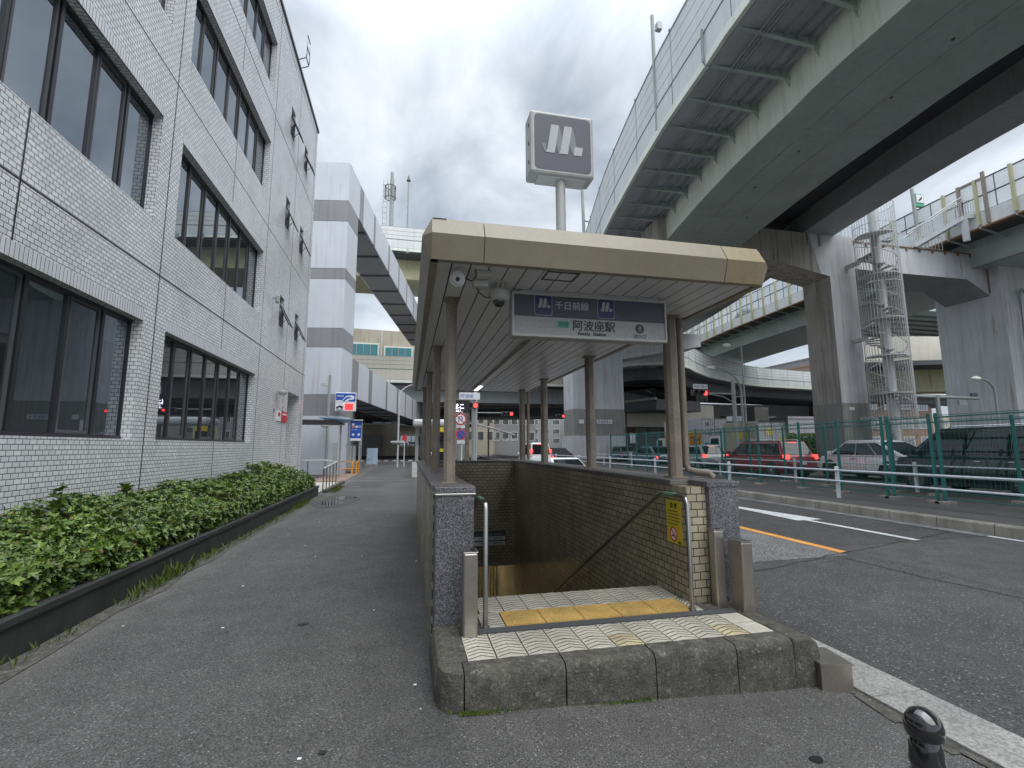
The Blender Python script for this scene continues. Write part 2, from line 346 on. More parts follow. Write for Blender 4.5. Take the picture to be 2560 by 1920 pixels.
def text(body, size, M4, m, name='lettering', parent=None, align='LEFT', ext=.001, squeeze=1, spacing=1, bold=0):
    c = bpy.data.curves.new(name, 'FONT'); c.body = body; c.size = size; c.align_x = align; c.extrude = ext; c.space_character = spacing; c.offset = bold
    o = bpy.data.objects.new(name+'_tmp', c); col.objects.link(o)
    dg = bpy.context.evaluated_depsgraph_get(); me = bpy.data.meshes.new_from_object(o.evaluated_get(dg))
    bpy.data.objects.remove(o)
    me.transform(M4 @ Matrix.Diagonal((squeeze, 1, 1, 1))); me.materials.clear(); me.materials.append(MATS[m])
    ob = bpy.data.objects.new(name, me); col.objects.link(ob)
    if parent is not None: ob.parent = parent; ob.location = -wt(parent)
    return ob
def frame(o, ex, ez):
    """text frame: origin o, ex = reading direction, ez = up"""
    ex = Vector(ex).normalized(); ez = Vector(ez).normalized(); n = ex.cross(ez)
    m = Matrix((ex, ez, n)).transposed().to_4x4(); m.translation = Vector(o); return m
FX = lambda x, y, z: frame((x, y, z), (1, 0, 0), (0, 0, 1))          # facing -Y
def FS(x, y, z): return frame((x, y, z), (0, -1, 0), (0, 0, 1))       # facing -X (on a side seen from the left)

# ================================================================== SETTING
def gz(x):
    P = [(-400, 0), (.35, 0), (3.15, -.12), (3.57, -.12), (10.66, -.05), (400, -.05)]
    for (a, za), (b_, zb) in zip(P, P[1:]):
        if x <= b_: return za+(zb-za)*(x-a)/(b_-a)
    return P[-1][1]
def sheet(name, xs, ys, m, zf, hole=None):
    mb = MB()
    for i in range(len(xs)-1):
        for j in range(len(ys)-1):
            x0, x1, y0, y1 = xs[i], xs[i+1], ys[j], ys[j+1]
            if hole and x0 >= hole[0]-1e-6 and x1 <= hole[1]+1e-6 and y0 >= hole[2]-1e-6 and y1 <= hole[3]+1e-6: continue
            mb.quad((x0, y0, zf(x0)), (x1, y0, zf(x1)), (x1, y1, zf(x1)), (x0, y1, zf(x0)), m)
    return struct(mb.build(name))
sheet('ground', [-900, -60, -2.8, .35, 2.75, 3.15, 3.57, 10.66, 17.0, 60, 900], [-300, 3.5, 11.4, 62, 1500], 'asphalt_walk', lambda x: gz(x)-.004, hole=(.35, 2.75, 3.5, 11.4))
sheet('roadway', [3.57, 7, 10.66], [-60, 6.9, 90], 'asphalt_road', lambda x: gz(x)+.002)
struct(MB().quad((7.0, -60, gz(7)+.004), (10.66, -60, gz(10.6)+.004), (10.66, 6.9, gz(10.6)+.004), (7.0, 6.9, gz(7)+.004), 'asphalt_walk').build('asphalt_patch'))
mb = MB()
random.seed(3); prev = None
seam = [(3.6+i*.28, 5.65+.27*i*.28+random.uniform(-.03, .03)) for i in range(26)]
for a, b_ in zip(seam, seam[1:]):
    wd = random.uniform(.02, .05)
    mb.quad((a[0], a[1], gz(a[0])+.008), (b_[0], b_[1], gz(b_[0])+.008), (b_[0], b_[1]+wd, gz(b_[0])+.008), (a[0], a[1]+wd, gz(a[0])+.008), 'tile_joint')
crk = [(6.5+random.uniform(-.03, .03)+.004*i*i, 6.3-.3*i) for i in range(14)]
for a, b_ in zip(crk, crk[1:]): mb.quad((a[0], a[1], gz(a[0])+.008), (b_[0], b_[1], gz(b_[0])+.008), (b_[0]+.02, b_[1], gz(b_[0])+.008), (a[0]+.02, a[1], gz(a[0])+.008), 'tile_joint')
struct(mb.build('pavement_crack'))
# rough shoulder left of the orange line
sheet('road_shoulder', [3.57, 6.75], [6.4, 60], 'asphalt_coarse', lambda x: gz(x)+.006)
# road paint
def paint(name, pts, m, dz=.011):
    mb = MB()
    for q in pts: mb.poly([(x, y, gz(x)+dz) for x, y in q], m)
    return struct(mb.build(name))
paint('orange_lane_line', [[(6.75, 6.55), (6.92, 6.6), (6.92, 60), (6.75, 60)]], 'road_orange')
paint('white_edge_line', [[(10.38, -20), (10.5, -20), (10.5, 6.95), (10.38, 6.95)]], 'road_white')
paint('worn_edge_line', [[(10.30, 6.98), (10.6, 6.98), (10.6, 60), (10.3, 60)]], 'road_faded')
paint('lane_arrow', [[(8.80, 7.0), (8.95, 7.0), (8.95, 9.4), (8.80, 9.4)], [(8.62, 9.4), (9.28, 9.4), (8.86, 13.2)]], 'road_white')
paint('far_lane_line', [[(8.8, 18+9*i), (8.95, 18+9*i), (8.95, 23+9*i), (8.8, 23+9*i)] for i in range(8)], 'road_white')
mb = MB()
for i in range(9): mb.box(-7.5+i*.95, -7.0+i*.95, 58, 62, .004, .008, 'road_white')
mb.box(-9, .5, 66, 66.4, .004, .008, 'road_white'); mb.box(-9, .5, 54.5, 54.9, .004, .008, 'road_white')
struct(mb.build('crosswalk_marking'))
struct(MB().box(-40, 3.3, 46, 75, -.02, .003, 'asphalt_road').build('cross_street'))
# granite strip kerb beside the carriageway
mb = MB(); random.seed(5)
y = -8
while y < 60:
    L = random.uniform(1.5, 1.9)
    mb.box(3.15, 3.57, y+.004, y+L-.004, -.3, -.098, 'granite_curb'); y += L
struct(mb.build('curb_strip', bevel=.004))
mb = MB()
random.seed(11)
for i in range(30):
    y0 = -6+i*.32; x0 = 3.15-random.uniform(.05, .14)
    mb.quad((x0, y0, gz(x0)+.002), (3.15, y0, -.117), (3.15, y0+.33, -.117), (3.15-random.uniform(.05, .14), y0+.33, gz(3.0)+.002), 'concrete_kerb')
struct(mb.build('concrete_edging'))
# light concrete edging along the planter + joint line
mb = MB()
ed = [(-2.9+.0*i, -4+.8*i, random.uniform(.12, .3)) for i in range(28)]
for a, b_ in zip(ed, ed[1:]): mb.quad((a[0], a[1], .003), (a[0]+a[2], a[1], .003), (b_[0]+b_[2], b_[1], .003), (b_[0], b_[1], .003), 'concrete_kerb')
struct(mb.build('gutter_edge'))
paint('path_joint', [[(-3.3, 24.2), (.3, 24.2), (.3, 24.35), (-3.3, 24.35)]], 'concrete', .006)
# puddle
mb = MB()
for cx, cy, rx, ry, nn in ((-2.15, 14.9, .3, .6, 20), (-1.95, 16.3, .36, .45, 20)):
    pts = [(cx+rx*(1+.18*sin(3*a)+.12*cos(5*a))*cos(a), cy+ry*(1+.15*cos(4*a))*sin(a), .006) for a in [2*pi*i/nn for i in range(nn)]]
    mb.poly(pts, 'puddle_water')
struct(mb.build('puddle_water'))
mb = MB()
pts = [(-2.05+.62*(1+.15*sin(4*a))*cos(a), 15.5+1.7*(1+.1*cos(3*a))*sin(a), .004) for a in [2*pi*i/24 for i in range(24)]]
mb.poly(pts, 'asphalt_road'); struct(mb.build('wet_patch'))
# oil spots and specks on the path
mb = MB(); random.seed(21)
for cx, cy, r in ((-.18, 1.75, .035), (.02, 1.72, .02), (-.9, 4.9, .035), (.9, 2.3, .02), (2.2, 2.4, .03), (-.4, 2.9, .018)):
    mb.poly([(cx+r*1.3*cos(a)*(1+.2*sin(3*a)), cy+r*sin(a), gz(cx)+.003) for a in [2*pi*i/10 for i in range(10)]], 'black')
struct(mb.build('oil_stain'))
struct(MB().lathe([(.3, 0), (.29, .006)], (-2.1, 20.8, 0), 'steel_dark', 20).build('manhole_cover'))
struct(MB().poly([(-1.9+.001*0, 20.5, .0035), (-1.0, 20.5, .0035), (-1.0, 22.6, .0035), (-1.9, 22.6, .0035)], 'asphalt_road').build('repair_patch'))
mb = MB()
for i in range(34):
    cx, cy = random.uniform(-2.5, 2.9), random.uniform(1.2, 12)
    if .2 < cx < 3 and cy > 3: continue
    r = random.uniform(.003, .009); mb.box(cx-r, cx+r*1.4, cy-r, cy+r, gz(cx), gz(cx)+.003, 'white_sheet')
struct(mb.build('litter_specks'), 'stuff')
# median
mb = MB(); mb.box(10.86, 16.6, -60, 75, -.2, .15, 'median_soil'); struct(mb.build('median'))
mb = MB(); y = -20
while y < 70:
    mb.prism([(10.66, y+.008, -.2), (10.69, y+.008, .13), (10.72, y+.008, .155), (10.86, y+.008, .155), (10.86, y+.008, -.2)], (0, .984, 0), 'kerb_block'); y += 1
struct(mb.build('median_kerb', bevel=.012))
struct(MB().box(16.6, 900, -300, 500, -.1, .15, 'asphalt_road').build('carriageway'))

# ================================================================== LEFT TILED BUILDING
BX = -4.6; GX = -4.8
bld = thing('office_building', 'office block faced in small white tiles with rows of dark framed windows', 'building', (BX, 8, 0))
WIN = []      # (y0, y1, z0, z1)
for z0, z1 in ((1.75, 3.82), (5.72, 7.72), (9.6, 11.45), (13.2, 15.0)):
    WIN += [(3.8, 9.33, z0, z1), (10.12, 15.65, z0, z1), (-2.6, 3.0, z0, z1)]
SM = [(17.85, 18.45, z0, z1) for z0, z1 in ((5.93, 7.03), (9.66, 10.81), (13.3, 14.45))]+[(20.2, 20.8, z0, z1) for z0, z1 in ((5.93, 7.03), (9.66, 10.78), (13.34, 14.41))]
SL = [(17.86, 18.1, 1.77, 2.93)]; DR = [(19.78, 21.8, -.1, 3.76)]
HOLES = WIN+SM+SL+DR
ys = sorted({-8.0, 22.6}|{h[0] for h in HOLES}|{h[1] for h in HOLES}); zs = sorted({-.1, 16.6}|{h[2] for h in HOLES}|{h[3] for h in HOLES})
mb = MB()
def inhole(y, z): return any(a < y < b_ and c < z < d for a, b_, c, d in HOLES)
for i in range(len(ys)-1):
    for j in range(len(zs)-1):
        if not inhole((ys[i]+ys[i+1])/2, (zs[j]+zs[j+1])/2):
            mb.quad((BX, ys[i], zs[j]), (BX, ys[i+1], zs[j]), (BX, ys[i+1], zs[j+1]), (BX, ys[i], zs[j+1]), 'white_tile')
for a, b_, c, d in HOLES:
    gx = GX if (a, b_, c, d) in WIN else (-5.6 if (a, b_, c, d) in DR else -4.9)
    mb.quad((BX, a, c), (gx, a, c), (gx, a, d), (BX, a, d), 'white_tile'); mb.quad((BX, b_, c), (gx, b_, c), (gx, b_, d), (BX, b_, d), 'white_tile')
    mb.quad((BX, a, d), (gx, a, d), (gx, b_, d), (BX, b_, d), 'white_tile'); mb.quad((BX, a, c), (gx, a, c), (gx, b_, c), (BX, b_, c), 'white_tile')
mb.quad((BX, 22.6, -.1), (-30, 22.6, -.1), (-30, 22.6, 16.6), (BX, 22.6, 16.6), 'white_tile')
mb.quad((BX, -8, -.1), (-30, -8, -.1), (-30, -8, 16.6), (BX, -8, 16.6), 'white_tile')
mb.quad((BX, -8, 16.6), (BX, 22.6, 16.6), (-30, 22.6, 16.6), (-30, -8, 16.6), 'concrete')
mb.quad((-30, -8, -.1), (-30, 22.6, -.1), (-30, 22.6, 16.6), (-30, -8, 16.6), 'white_tile')
wall = mb.build('wall', bld, fixn=False)
mb = MB()
for z in (.82, 4.78, 8.70, 12.6, 16.2): mb.box(BX-.01, BX+.003, -8, 22.6, z-.012, z+.012, 'black')
for y in (.15, 3.3, 6.43, 9.72, 12.88, 15.95, 19.1, 22.2):
    zz_ = -.1
    cuts = sorted([(c, d) for a, b_, c, d in HOLES if a < y < b_])
    for c, d in cuts+[(16.6, 0)]:
        mb.box(BX-.01, BX+.003, y-.012, y+.012, zz_, c, 'black'); zz_ = d
mb.build('expansion_joint', bld)
for a, b_, c, d in WIN: MB().box(BX-.02, BX+.004, a, b_, d, d+.2, 'soldier_tile', skip=('-x',)).build('lintel', bld)       # soldier course over each window
random.seed(77)
for a, b_, c, d in WIN+SM:      # run-down dirt below the sill ends
    for y in (a+.03, b_-.05, a+(b_-a)*random.random()):
        mb = MB(); L = random.uniform(.25, .7); w0 = random.uniform(.015, .04)
        mb.poly([(BX+.0022, y, c), (BX+.0022, y+w0, c), (BX+.0022, y+w0*.7, c-L*.6), (BX+.0022, y+w0*.4, c-L)], 'streak_dirt'); mb.build('water_stain', bld)
mb = MB(); mb.box(BX-.3, BX+.05, -8, 22.64, 16.6, 16.72, 'steel_dark'); mb.build('roof_coping', bld)
mb = MB(); mb.box(-5.62, -5.58, 19.8, 21.8, 0, 3.7, 'steel_dark'); mb.build('door', bld)
for a, b_, c, d in WIN:
    if d > 15.2: pass
    n = 7; st = (b_-a)/n
    f = MB()
    f.box(GX-.06, GX+.045, a, b_, d-.05, d+.0, 'window_frame'); f.box(GX-.06, GX+.045, a, b_, c, c+.06, 'window_frame')
    for k in range(n+1):
        y = a+k*st; wd = .032 if k % 2 == 0 else .022
        f.box(GX-.06, GX+(.045 if k % 2 == 0 else .03), max(a, y-wd), min(b_, y+wd), c+.06, d-.05, 'window_frame')
    for k in (1, 3, 5):     # opening sashes
        y0, y1 = a+k*st+.05, a+(k+1)*st-.05
        for q in ((y0, y0+.035, c+.06, d-.05), (y1-.035, y1, c+.06, d-.05), (y0+.035, y1-.035, c+.06, c+.11), (y0+.035, y1-.035, d-.1, d-.05)): f.box(GX-.03, GX+.025, *q, 'steel_dark')
    wf = f.build('window', bld)
    g = MB(); g.quad((GX, a, c), (GX, b_, c), (GX, b_, d), (GX, a, d), 'glass_dark'); g.build('pane', wf)
for a, b_, c, d in SM:
    f = MB(); f.box(-4.86, -4.82, a, b_, c, d, 'steel_dark'); wf = f.build('awning_window', bld)
    s = MB(); hz = d-.42*(d-c)
    top, bot = Vector((BX-.02, 0, d-.35)), Vector((BX+.33, 0, c+.05))
    for y in (a+.02, b_-.04):
        s.bar((top.x, y, top.z), (bot.x, y, bot.z), .035, 'window_frame'); s.bar((BX-.1, y, c+.1), (BX+.16, y, (top.z+bot.z)/2), .015, 'window_frame')
    s.bar((bot.x, a, bot.z), (bot.x, b_, bot.z), .035, 'window_frame'); s.bar((top.x, a, top.z), (top.x, b_, top.z), .035, 'window_frame')
    s.quad((top.x, a, top.z), (top.x, b_, top.z), (bot.x, b_, bot.z), (bot.x, a, bot.z), 'glass_dark'); s.build('sash', wf)
mb = MB(); mb.quad((-4.88, 17.86, 1.77), (-4.88, 18.1, 1.77), (-4.88, 18.1, 2.93), (-4.88, 17.86, 2.93), 'glass_dark'); mb.build('slot_window', bld)
mb = MB()
for y in (18.3, 18.75): mb.tube([(BX-.1, y, 16.72), (BX+.28, y, 16.9), (BX+.3, y, 17.0), (BX+.3, y, 17.9)], .02, 'steel_dark', 6)
mb.tube([(BX+.3, 18.3, 17.9), (BX+.3, 18.75, 17.9)], .02, 'steel_dark', 6); mb.tube([(BX+.28, 18.3, 16.95), (BX+.28, 18.75, 16.95)], .02, 'steel_dark', 6)
mb.tube([(BX+.3, 18.3, 17.4), (BX+.3, 18.75, 17.4)], .02, 'steel_dark', 6); mb.build('roof_ladder', bld)
# plate sign, dome camera, bullet camera on the wall
t_ = tag(MB().box(BX+.004, BX+.03, 18.3, 18.85, 2.55, 2.93, 'white_sheet').build('wall_sign', bevel=.004), 'white and red company plate beside the doorway of the tiled building', 'sign')
MB().box(BX+.03, BX+.034, 18.87, 19.72, 2.55, 2.93, 'sign_red').build('red_panel', t_)
MB().box(BX+.0345, BX+.037, 19.0, 19.6, 2.80, 2.86, 'white_sheet').build('lettering_bar', t_)
MB().box(BX+.031, BX+.034, 18.42, 18.7, 2.72, 2.86, 'sign_red').build('emblem', t_)
tag(MB().lathe([(.001, -.12), (.09, -.11), (.15, -.04), (.16, 0), (.15, .05), (.001, .08)], (BX+.2, 18.16, 3.56), 'camera_white', 16).build('wall_lamp', smooth=True), 'white domed lamp on the tiled wall above the plate sign', 'lamp')
mb = MB(); mb.tube([(BX, 16.95, 6.64), (BX+.22, 16.95, 6.6)], .03, 'steel_grey', 8); mb.lathe([(.05, 0), (.07, .05), (.07, .25), (.04, .27)], (BX+.15, 16.95, 6.45), 'steel_grey', 10)
tag(mb.build('wall_floodlight'), 'small grey floodlight on the tiled wall beside the propped windows', 'lamp')

# planter wall, soil, hedge, weeds
pl = thing('planter_wall', 'long low dark stone planter wall running along the footpath', 'planter', (-2.95, 6, 0))
mb = MB(); mb.box(-3.08, -2.92, -6, 17.45, -.05, .26, 'planter_stone'); mb.box(-4.58, -3.08, 17.3, 17.45, -.05, .26, 'planter_stone'); mb.build('wall', pl)
mb = MB(); y = -6
while y < 17.4:
    y1 = min(y+.9, 17.47); mb.box(-3.12, -2.89, y+.002, y1-.002, .26, .33, 'planter_stone'); y = y1
mb.box(-4.56, -3.12, 17.28, 17.47, .26, .33, 'planter_stone'); mb.build('coping', pl, bevel=.01)
MB().box(-4.58, -3.08, -6, 17.3, 0, .27, 'soil').build('soil', pl)
def leafcard(V, F, p, d, u, L, W):
    s_ = d.cross(u).normalized(); o = len(V)
    mid = p+d*L*.5+u*L*.08; tip = p+d*L-u*L*.05
    V += [p, mid+s_*W*.5, tip, mid-s_*W*.5]
    F += [(o, o+1, o+2), (o, o+2, o+3)]
def hedge_mesh(name, n, fn, size, m, parent):
    V, F = [], []
    for _ in range(n):
        p, nm, k = fn()
        base = (nm+Vector((random.gauss(0, .45), random.gauss(0, .45), random.gauss(.25, .35)))).normalized()
        a = base.orthogonal().normalized(); b2 = base.cross(a)
        cnt = random.choice((4, 5, 6)); ph = random.random()*6
        for i in range(cnt):
            th = ph+2*pi*i/cnt; d = (base*random.uniform(.25, .7)+(a*cos(th)+b2*sin(th))*.8).normalized()
            L = size*random.uniform(.7, 1.25)*k; leafcard(V, F, p, d, (base*1.0+d*-.2).normalized(), L, L*.52)
    me = bpy.data.meshes.new(name); me.from_pydata([tuple(v) for v in V], [], F); me.materials.append(MATS[m]); me.update()
    o = bpy.data.objects.new(name, me); col.objects.link(o); o.parent = parent; o.location = -wt(parent); return o
hd = thing('hedge', 'dense clipped green hedge filling the planter against the white tiled wall', 'hedge', (-3.8, 6, .27))
random.seed(12)
def hprof(y):   # top height at wall side and at path side
    wav = .04*sin(y*1.9)+.03*sin(y*4.3+1)
    zi = .90+wav+(.22 if y > 14.8 else 0); return zi, .58+wav*.6
def hpt():
    while True:
        y = 1.2+15.8*(random.random()**1.35); t_ = random.random(); zi, zo = hprof(y); k = 1
        if t_ < .70:
            s_ = random.random(); x = -2.98-1.5*s_; q = s_**.62; z = zo+(zi-zo)*q; nm = Vector((.55*(1-s_), 0, 1))
            z += random.uniform(-.13, .035)
        elif t_ < .96: x = -2.99-random.random()*.12; z = random.uniform(.33, zo+.04); nm = Vector((1, 0, .4)); x += random.uniform(-.03, .05)
        else: x = random.uniform(-4.4, -3.1); zi, zo = hprof(y); z = random.uniform(.4, .6); nm = Vector((0, 1 if y > 16 else -1, .3)); y = 17.1 if y > 12 else y
        return Vector((x, y, z)), nm.normalized(), k*random.uniform(.85, 1.15)
hedge_mesh('foliage', 15000, hpt, .062, 'leaf', hd)
mb = MB()       # dark inner mass of twigs
ysq = [1.2+.5*i for i in range(32)]
for y in ysq:
    for x in (-4.2, -3.8, -3.45, -3.2):
        zi, zo = hprof(y); h = zo+(zi-zo)*((-2.98-x)/1.5)**.62-.1; mb.tube([(x, y, .25), (x+random.uniform(-.1, .1), y+random.uniform(-.1, .1), h)], .012, 'twig', 5)
mb.build('stems', hd)
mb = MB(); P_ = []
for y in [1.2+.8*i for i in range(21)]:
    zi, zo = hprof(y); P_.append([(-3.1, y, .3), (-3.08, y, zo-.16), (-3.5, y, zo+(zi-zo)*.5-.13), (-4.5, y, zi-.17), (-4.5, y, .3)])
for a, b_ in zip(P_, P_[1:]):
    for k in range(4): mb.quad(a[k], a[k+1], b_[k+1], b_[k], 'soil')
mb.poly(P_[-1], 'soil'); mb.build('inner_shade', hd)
for i, (x, y, h, lab) in enumerate(((-4.1, 6.9, .45, 'tall sprig with large leaves poking above the hedge'), (-4.25, 8.6, .26, 'drooping leafy sprig above the hedge beyond the tall one'))):
    sp = thing('sprig', lab, 'plant', (x, y, .6))
    MB().tube([(x, y, .5), (x+.02, y, .8+h*.6)], .007, 'twig', 5).build('stem', sp)
    def spf(x=x, y=y, h=h):
        z = random.uniform(.75, .82+h*.75); return Vector((x+random.uniform(-.03, .03), y+random.uniform(-.03, .03), z)), Vector((0, 0, 1)), 1
    hedge_mesh('leaves', 9, spf, .11, 'leaf', sp)
V, F = [], []; random.seed(31)
me_spots = [(-2.85, 3.6, .35, 40), (-2.87, 4.0, .22, 30), (-2.87, 4.9, .12, 20), (-2.86, 6.2, .2, 50), (-2.84, 6.8, .3, 70), (-2.85, 7.4, .16, 50), (-2.86, 8.3, .14, 60), (-2.86, 9.3, .12, 60), (-2.85, 10.4, .12, 70), (-2.85, 11.6, .12, 80), (-2.85, 12.8, .14, 80), (-2.85, 13.9, .2, 110), (-2.84, 14.6, .22, 110)]
for cx, cy, h, n in me_spots:
    for _ in range(n):
        p = Vector((cx+random.uniform(-.04, .1), cy+random.gauss(0, .28), 0)); d = Vector((random.gauss(.1, .35), random.gauss(0, .35), 1)).normalized()
        L = h*random.uniform(.25, .8); leafcard(V, F, p, d, Vector((1, 0, 0)), L, .012+.02*random.random())
for _ in range(420):        # moss tufts at the foot of the entrance kerb
    cx = random.choice((random.gauss(.5, .12), random.gauss(1.45, .12), random.gauss(.4, .06))); p = Vector((cx, 3.105-random.random()*.03+(.04 if cx < .35 else 0), gz(cx)))
    d = Vector((random.gauss(0, .4), random.gauss(-.2, .3), 1)).normalized(); leafcard(V, F, p, d, Vector((0, -1, 0)), random.uniform(.01, .03), .008)
for _ in range(300):
    y = random.uniform(18.2, 20.5); p = Vector((-2.6+random.uniform(-.1, .15), y, 0)); d = Vector((random.gauss(.1, .35), random.gauss(0, .35), 1)).normalized(); leafcard(V, F, p, d, Vector((1, 0, 0)), random.uniform(.05, .15), .02)
me = bpy.data.meshes.new('weeds'); me.from_pydata([tuple(v) for v in V], [], F); me.materials.append(MATS['weed'])
o = bpy.data.objects.new('weeds', me); col.objects.link(o); o['kind'] = 'stuff'; o['label'] = 'sparse weeds and moss along the wall bases'

# ================================================================== STATION ENTRANCE
ent = thing('station_entrance', 'subway station entrance with beige canopy over tiled walls and a stairwell', 'station entrance', (1.5, 6, .22))
LI, LO, RI, RO = .52, .225, 2.5, 2.93; WT = 1.23; YB = 11.25; YF = 3.94
mb = MB()
mb.box(LO, LI, YF+.3, YB+.3, -4.2, WT, 'beige_tile'); mb.build('wall', ent)
mb = MB(); mb.box(RI, RO, YF+.3, YB+.3, -4.2, WT, 'beige_tile'); mb.build('wall', ent)
mb = MB(); mb.box(LI, RI, YB, YB+.3, -1.02, WT, 'beige_tile'); mb.box(LI, RI, YB-.004, YB+.3, -1.12, -1.02, 'concrete'); mb.build('wall', ent)
mb = MB()
for a in ((LO-.02, LI+.02, YF+.3, YB+.32), (RI-.02, RO+.03, YF+.3, YB+.32), (LI+.02, RI-.02, YB-.02, YB+.32)):
    x0, x1, y0, y1 = a
    if x1-x0 > 1: mb.box(x0, x1, y0, y1, WT, WT+.05, 'coping_stone')
    else:
        y = y0
        while y < y1-.1: mb.box(x0, x1, y+.0015, min(y+.9, y1)-.0015, WT, WT+.05, 'coping_stone'); y += .9
mb.build('coping', ent, bevel=.006)
mb = MB(); mb.box(LO+.01, LI+.02, YF, YF+.3, .1, WT-.02, 'granite_dark'); mb.box(LO-.005, LI+.035, YF-.012, YF+.31, WT-.02, WT, 'stainless_new'); mb.box(LO, LI+.03, YF-.006, YF+.3, WT, WT+.05, 'granite_dark'); mb.build('pillar', ent, bevel=.006)
mb = MB(); mb.box(2.69, 2.99, YF, YF+.3, .1, WT, 'granite_dark'); mb.box(2.67, 3.01, YF-.006, YF+.32, WT, WT+.05, 'granite_dark'); mb.build('pillar', ent, bevel=.006)
mb = MB(); mb.box(2.5, 2.69, YF+.06, YF+.3, .1, WT, 'beige_tile'); mb.build('pier_facing', ent)
# platform: body, tiles, tactile tiles, kerb
mb = MB(); mb.box(.3, 2.95, 3.25, 4.56, -.3, .205, 'tile_joint'); mb.build('platform', ent)
def tile(name, x0, x1, y0, y1, m, chev=True):
    t = MB(); t.box(x0, x1, y0, y1, .205, .22, m)
    if chev:
        cx = (x0+x1)/2; n = 4
        for i in range(n):
            yy = y0+(y1-y0)*(i+.25)/n; hw = (x1-x0)*.47; dd = .045
            for sx in (-1, 1):
                t.quad((cx, yy+dd, .2213), (cx+sx*hw, yy, .2213), (cx+sx*hw, yy+.0105, .2213), (cx, yy+dd+.0105, .2213), 'tile_joint')
    return t
def tiles(rows, xs0, n, pitch, m, xlim=None):
    for y0 in rows:
        for i in range(n):
            x0 = xs0+i*pitch; x1 = x0+pitch-.012
            if xlim: x0, x1 = max(x0, xlim[0]), min(x1, xlim[1])
            if x1-x0 < .03: continue
            mm = m if not (y0 < 3.4 and i in (5, 9)) else 'tile_yellowed'
            tile('floor_tile', x0, x1, y0, y0+pitch-.012, mm, chev=not (x0 > 2.5)).build('floor_tile', ent)
tiles([3.29, 3.503], .405, 11, .213, 'tile_white', (.42, 2.73))
tiles([4.16, 4.373], .625, 9, .213, 'tile_white', (.6, 2.48))
for y0 in (3.83, 3.995):
    tile('floor_tile', .60, .775, y0, y0+.155, 'tile_white').build('floor_tile', ent); tile('floor_tile', 2.42, 2.50, y0, y0+.155, 'tile_white').build('floor_tile', ent)
for i in range(5):
    x0 = .785+i*.325; t = MB(); t.box(x0, x0+.318, 3.83, 4.145, .205, .226, 'tactile')
    for a in range(6):
        for b_ in range(6): t.lathe([(.012, 0), (.008, .003)], (x0+.03+a*.0515, 3.857+b_*.052, .226), 'tactile', 8)
    t.build('tactile_tile', ent)
mb = MB(); mb.box(.42, 2.9, 3.725, 3.815, .2, .222, 'steel_dark'); mb.build('flood_panel_slot', ent)
for a, b_ in ((2.505, 2.69), (.45, .598)): MB().box(a, b_, 3.83, 4.6, .2, .221, 'concrete_kerb').build('landing_edge', ent)
# kerb stones
def kstone(x0, x1, zb0, zb1):
    t = MB(); prof = [(3.11, 'b'), (3.115, .15), (3.12, .185), (3.132, .207), (3.155, .221), (3.28, .224), (3.28, 'b')]
    n = 10; R = []
    for i in range(n+1):
        x = x0+(x1-x0)*i/n; zb = zb0+(zb1-zb0)*i/n-.03; en = .005*(1 if i in (0, n) else 0)
        R.append([(x, y+en+random.uniform(-.004, .004), (zb if z == 'b' else z-en*.6+random.uniform(-.002, .002))) for y, z in prof])
    L = len(prof); v = [p for r in R for p in r]
    f = [(i*L+k, i*L+(k+1) % L, (i+1)*L+(k+1) % L, (i+1)*L+k) for i in range(n) for k in range(L)]+[tuple(range(L)), tuple(n*L+k for k in range(L-1, -1, -1))]
    t.add(v, f, 'concrete_kerb'); return t
random.seed(8)
xs_ = [.375, 1.03, 1.66, 2.28, 2.745]
for a, b_ in zip(xs_, xs_[1:]): kstone(a+.005, b_-.005, gz(a), gz(b_)).build('kerb_stone', ent, smooth=True)
# rounded corner stones and side kerbs
def corner(cx, cy, R, z0, a0, a1, mdir):
    t = MB(); n = 8; prof = [(1.0, 'b'), (.985, .12), (.96, .18), (.9, .215), (.75, .226), (0.02, .226)]; rows = []
    for i in range(n+1):
        a = a0+(a1-a0)*i/n; rows.append([(cx+R*p*cos(a), cy+R*p*sin(a), z0 if z == 'b' else z) for p, z in prof])
    L = len(prof); v = [p for r in rows for p in r]; f = [(i*L+k, i*L+k+1, (i+1)*L+k+1, (i+1)*L+k) for i in range(n) for k in range(L-1)]
    t.add(v, f, 'concrete_kerb'); return t
corner(.37, 3.27, .16, -.04, pi, 1.5*pi, 1).build('kerb_stone', ent, smooth=True)
mb = MB(); mb.prism([(.20, 3.275, -.04), (.205, 3.275, .15), (.225, 3.275, .21), (.26, 3.275, .226), (.415, 3.275, .226), (.415, 3.275, -.04)], (0, .66, 0), 'concrete_kerb'); mb.build('kerb_stone', ent, bevel=.01)
mb = MB(); q0 = [(2.745, .224), (2.90, .22), (2.95, .18), (3.02, -.16), (2.745, -.16)]
mb.add([(x, 3.12, z) for x, z in q0]+[(x-(.04 if i in (1, 2, 3) else 0), 4.0, z) for i, (x, z) in enumerate(q0)], [(0,1,2,3,4), (9,8,7,6,5)]+[(i, 5+i, 5+(i+1) % 5, (i+1) % 5) for i in range(5)], 'concrete_kerb')
mb.build('kerb_stone', ent, bevel=.015)
mb = MB(); mb.box(2.93, 3.0, 4.24, YB+.4, -.2, .0, 'concrete_kerb'); mb.build('plinth', ent)
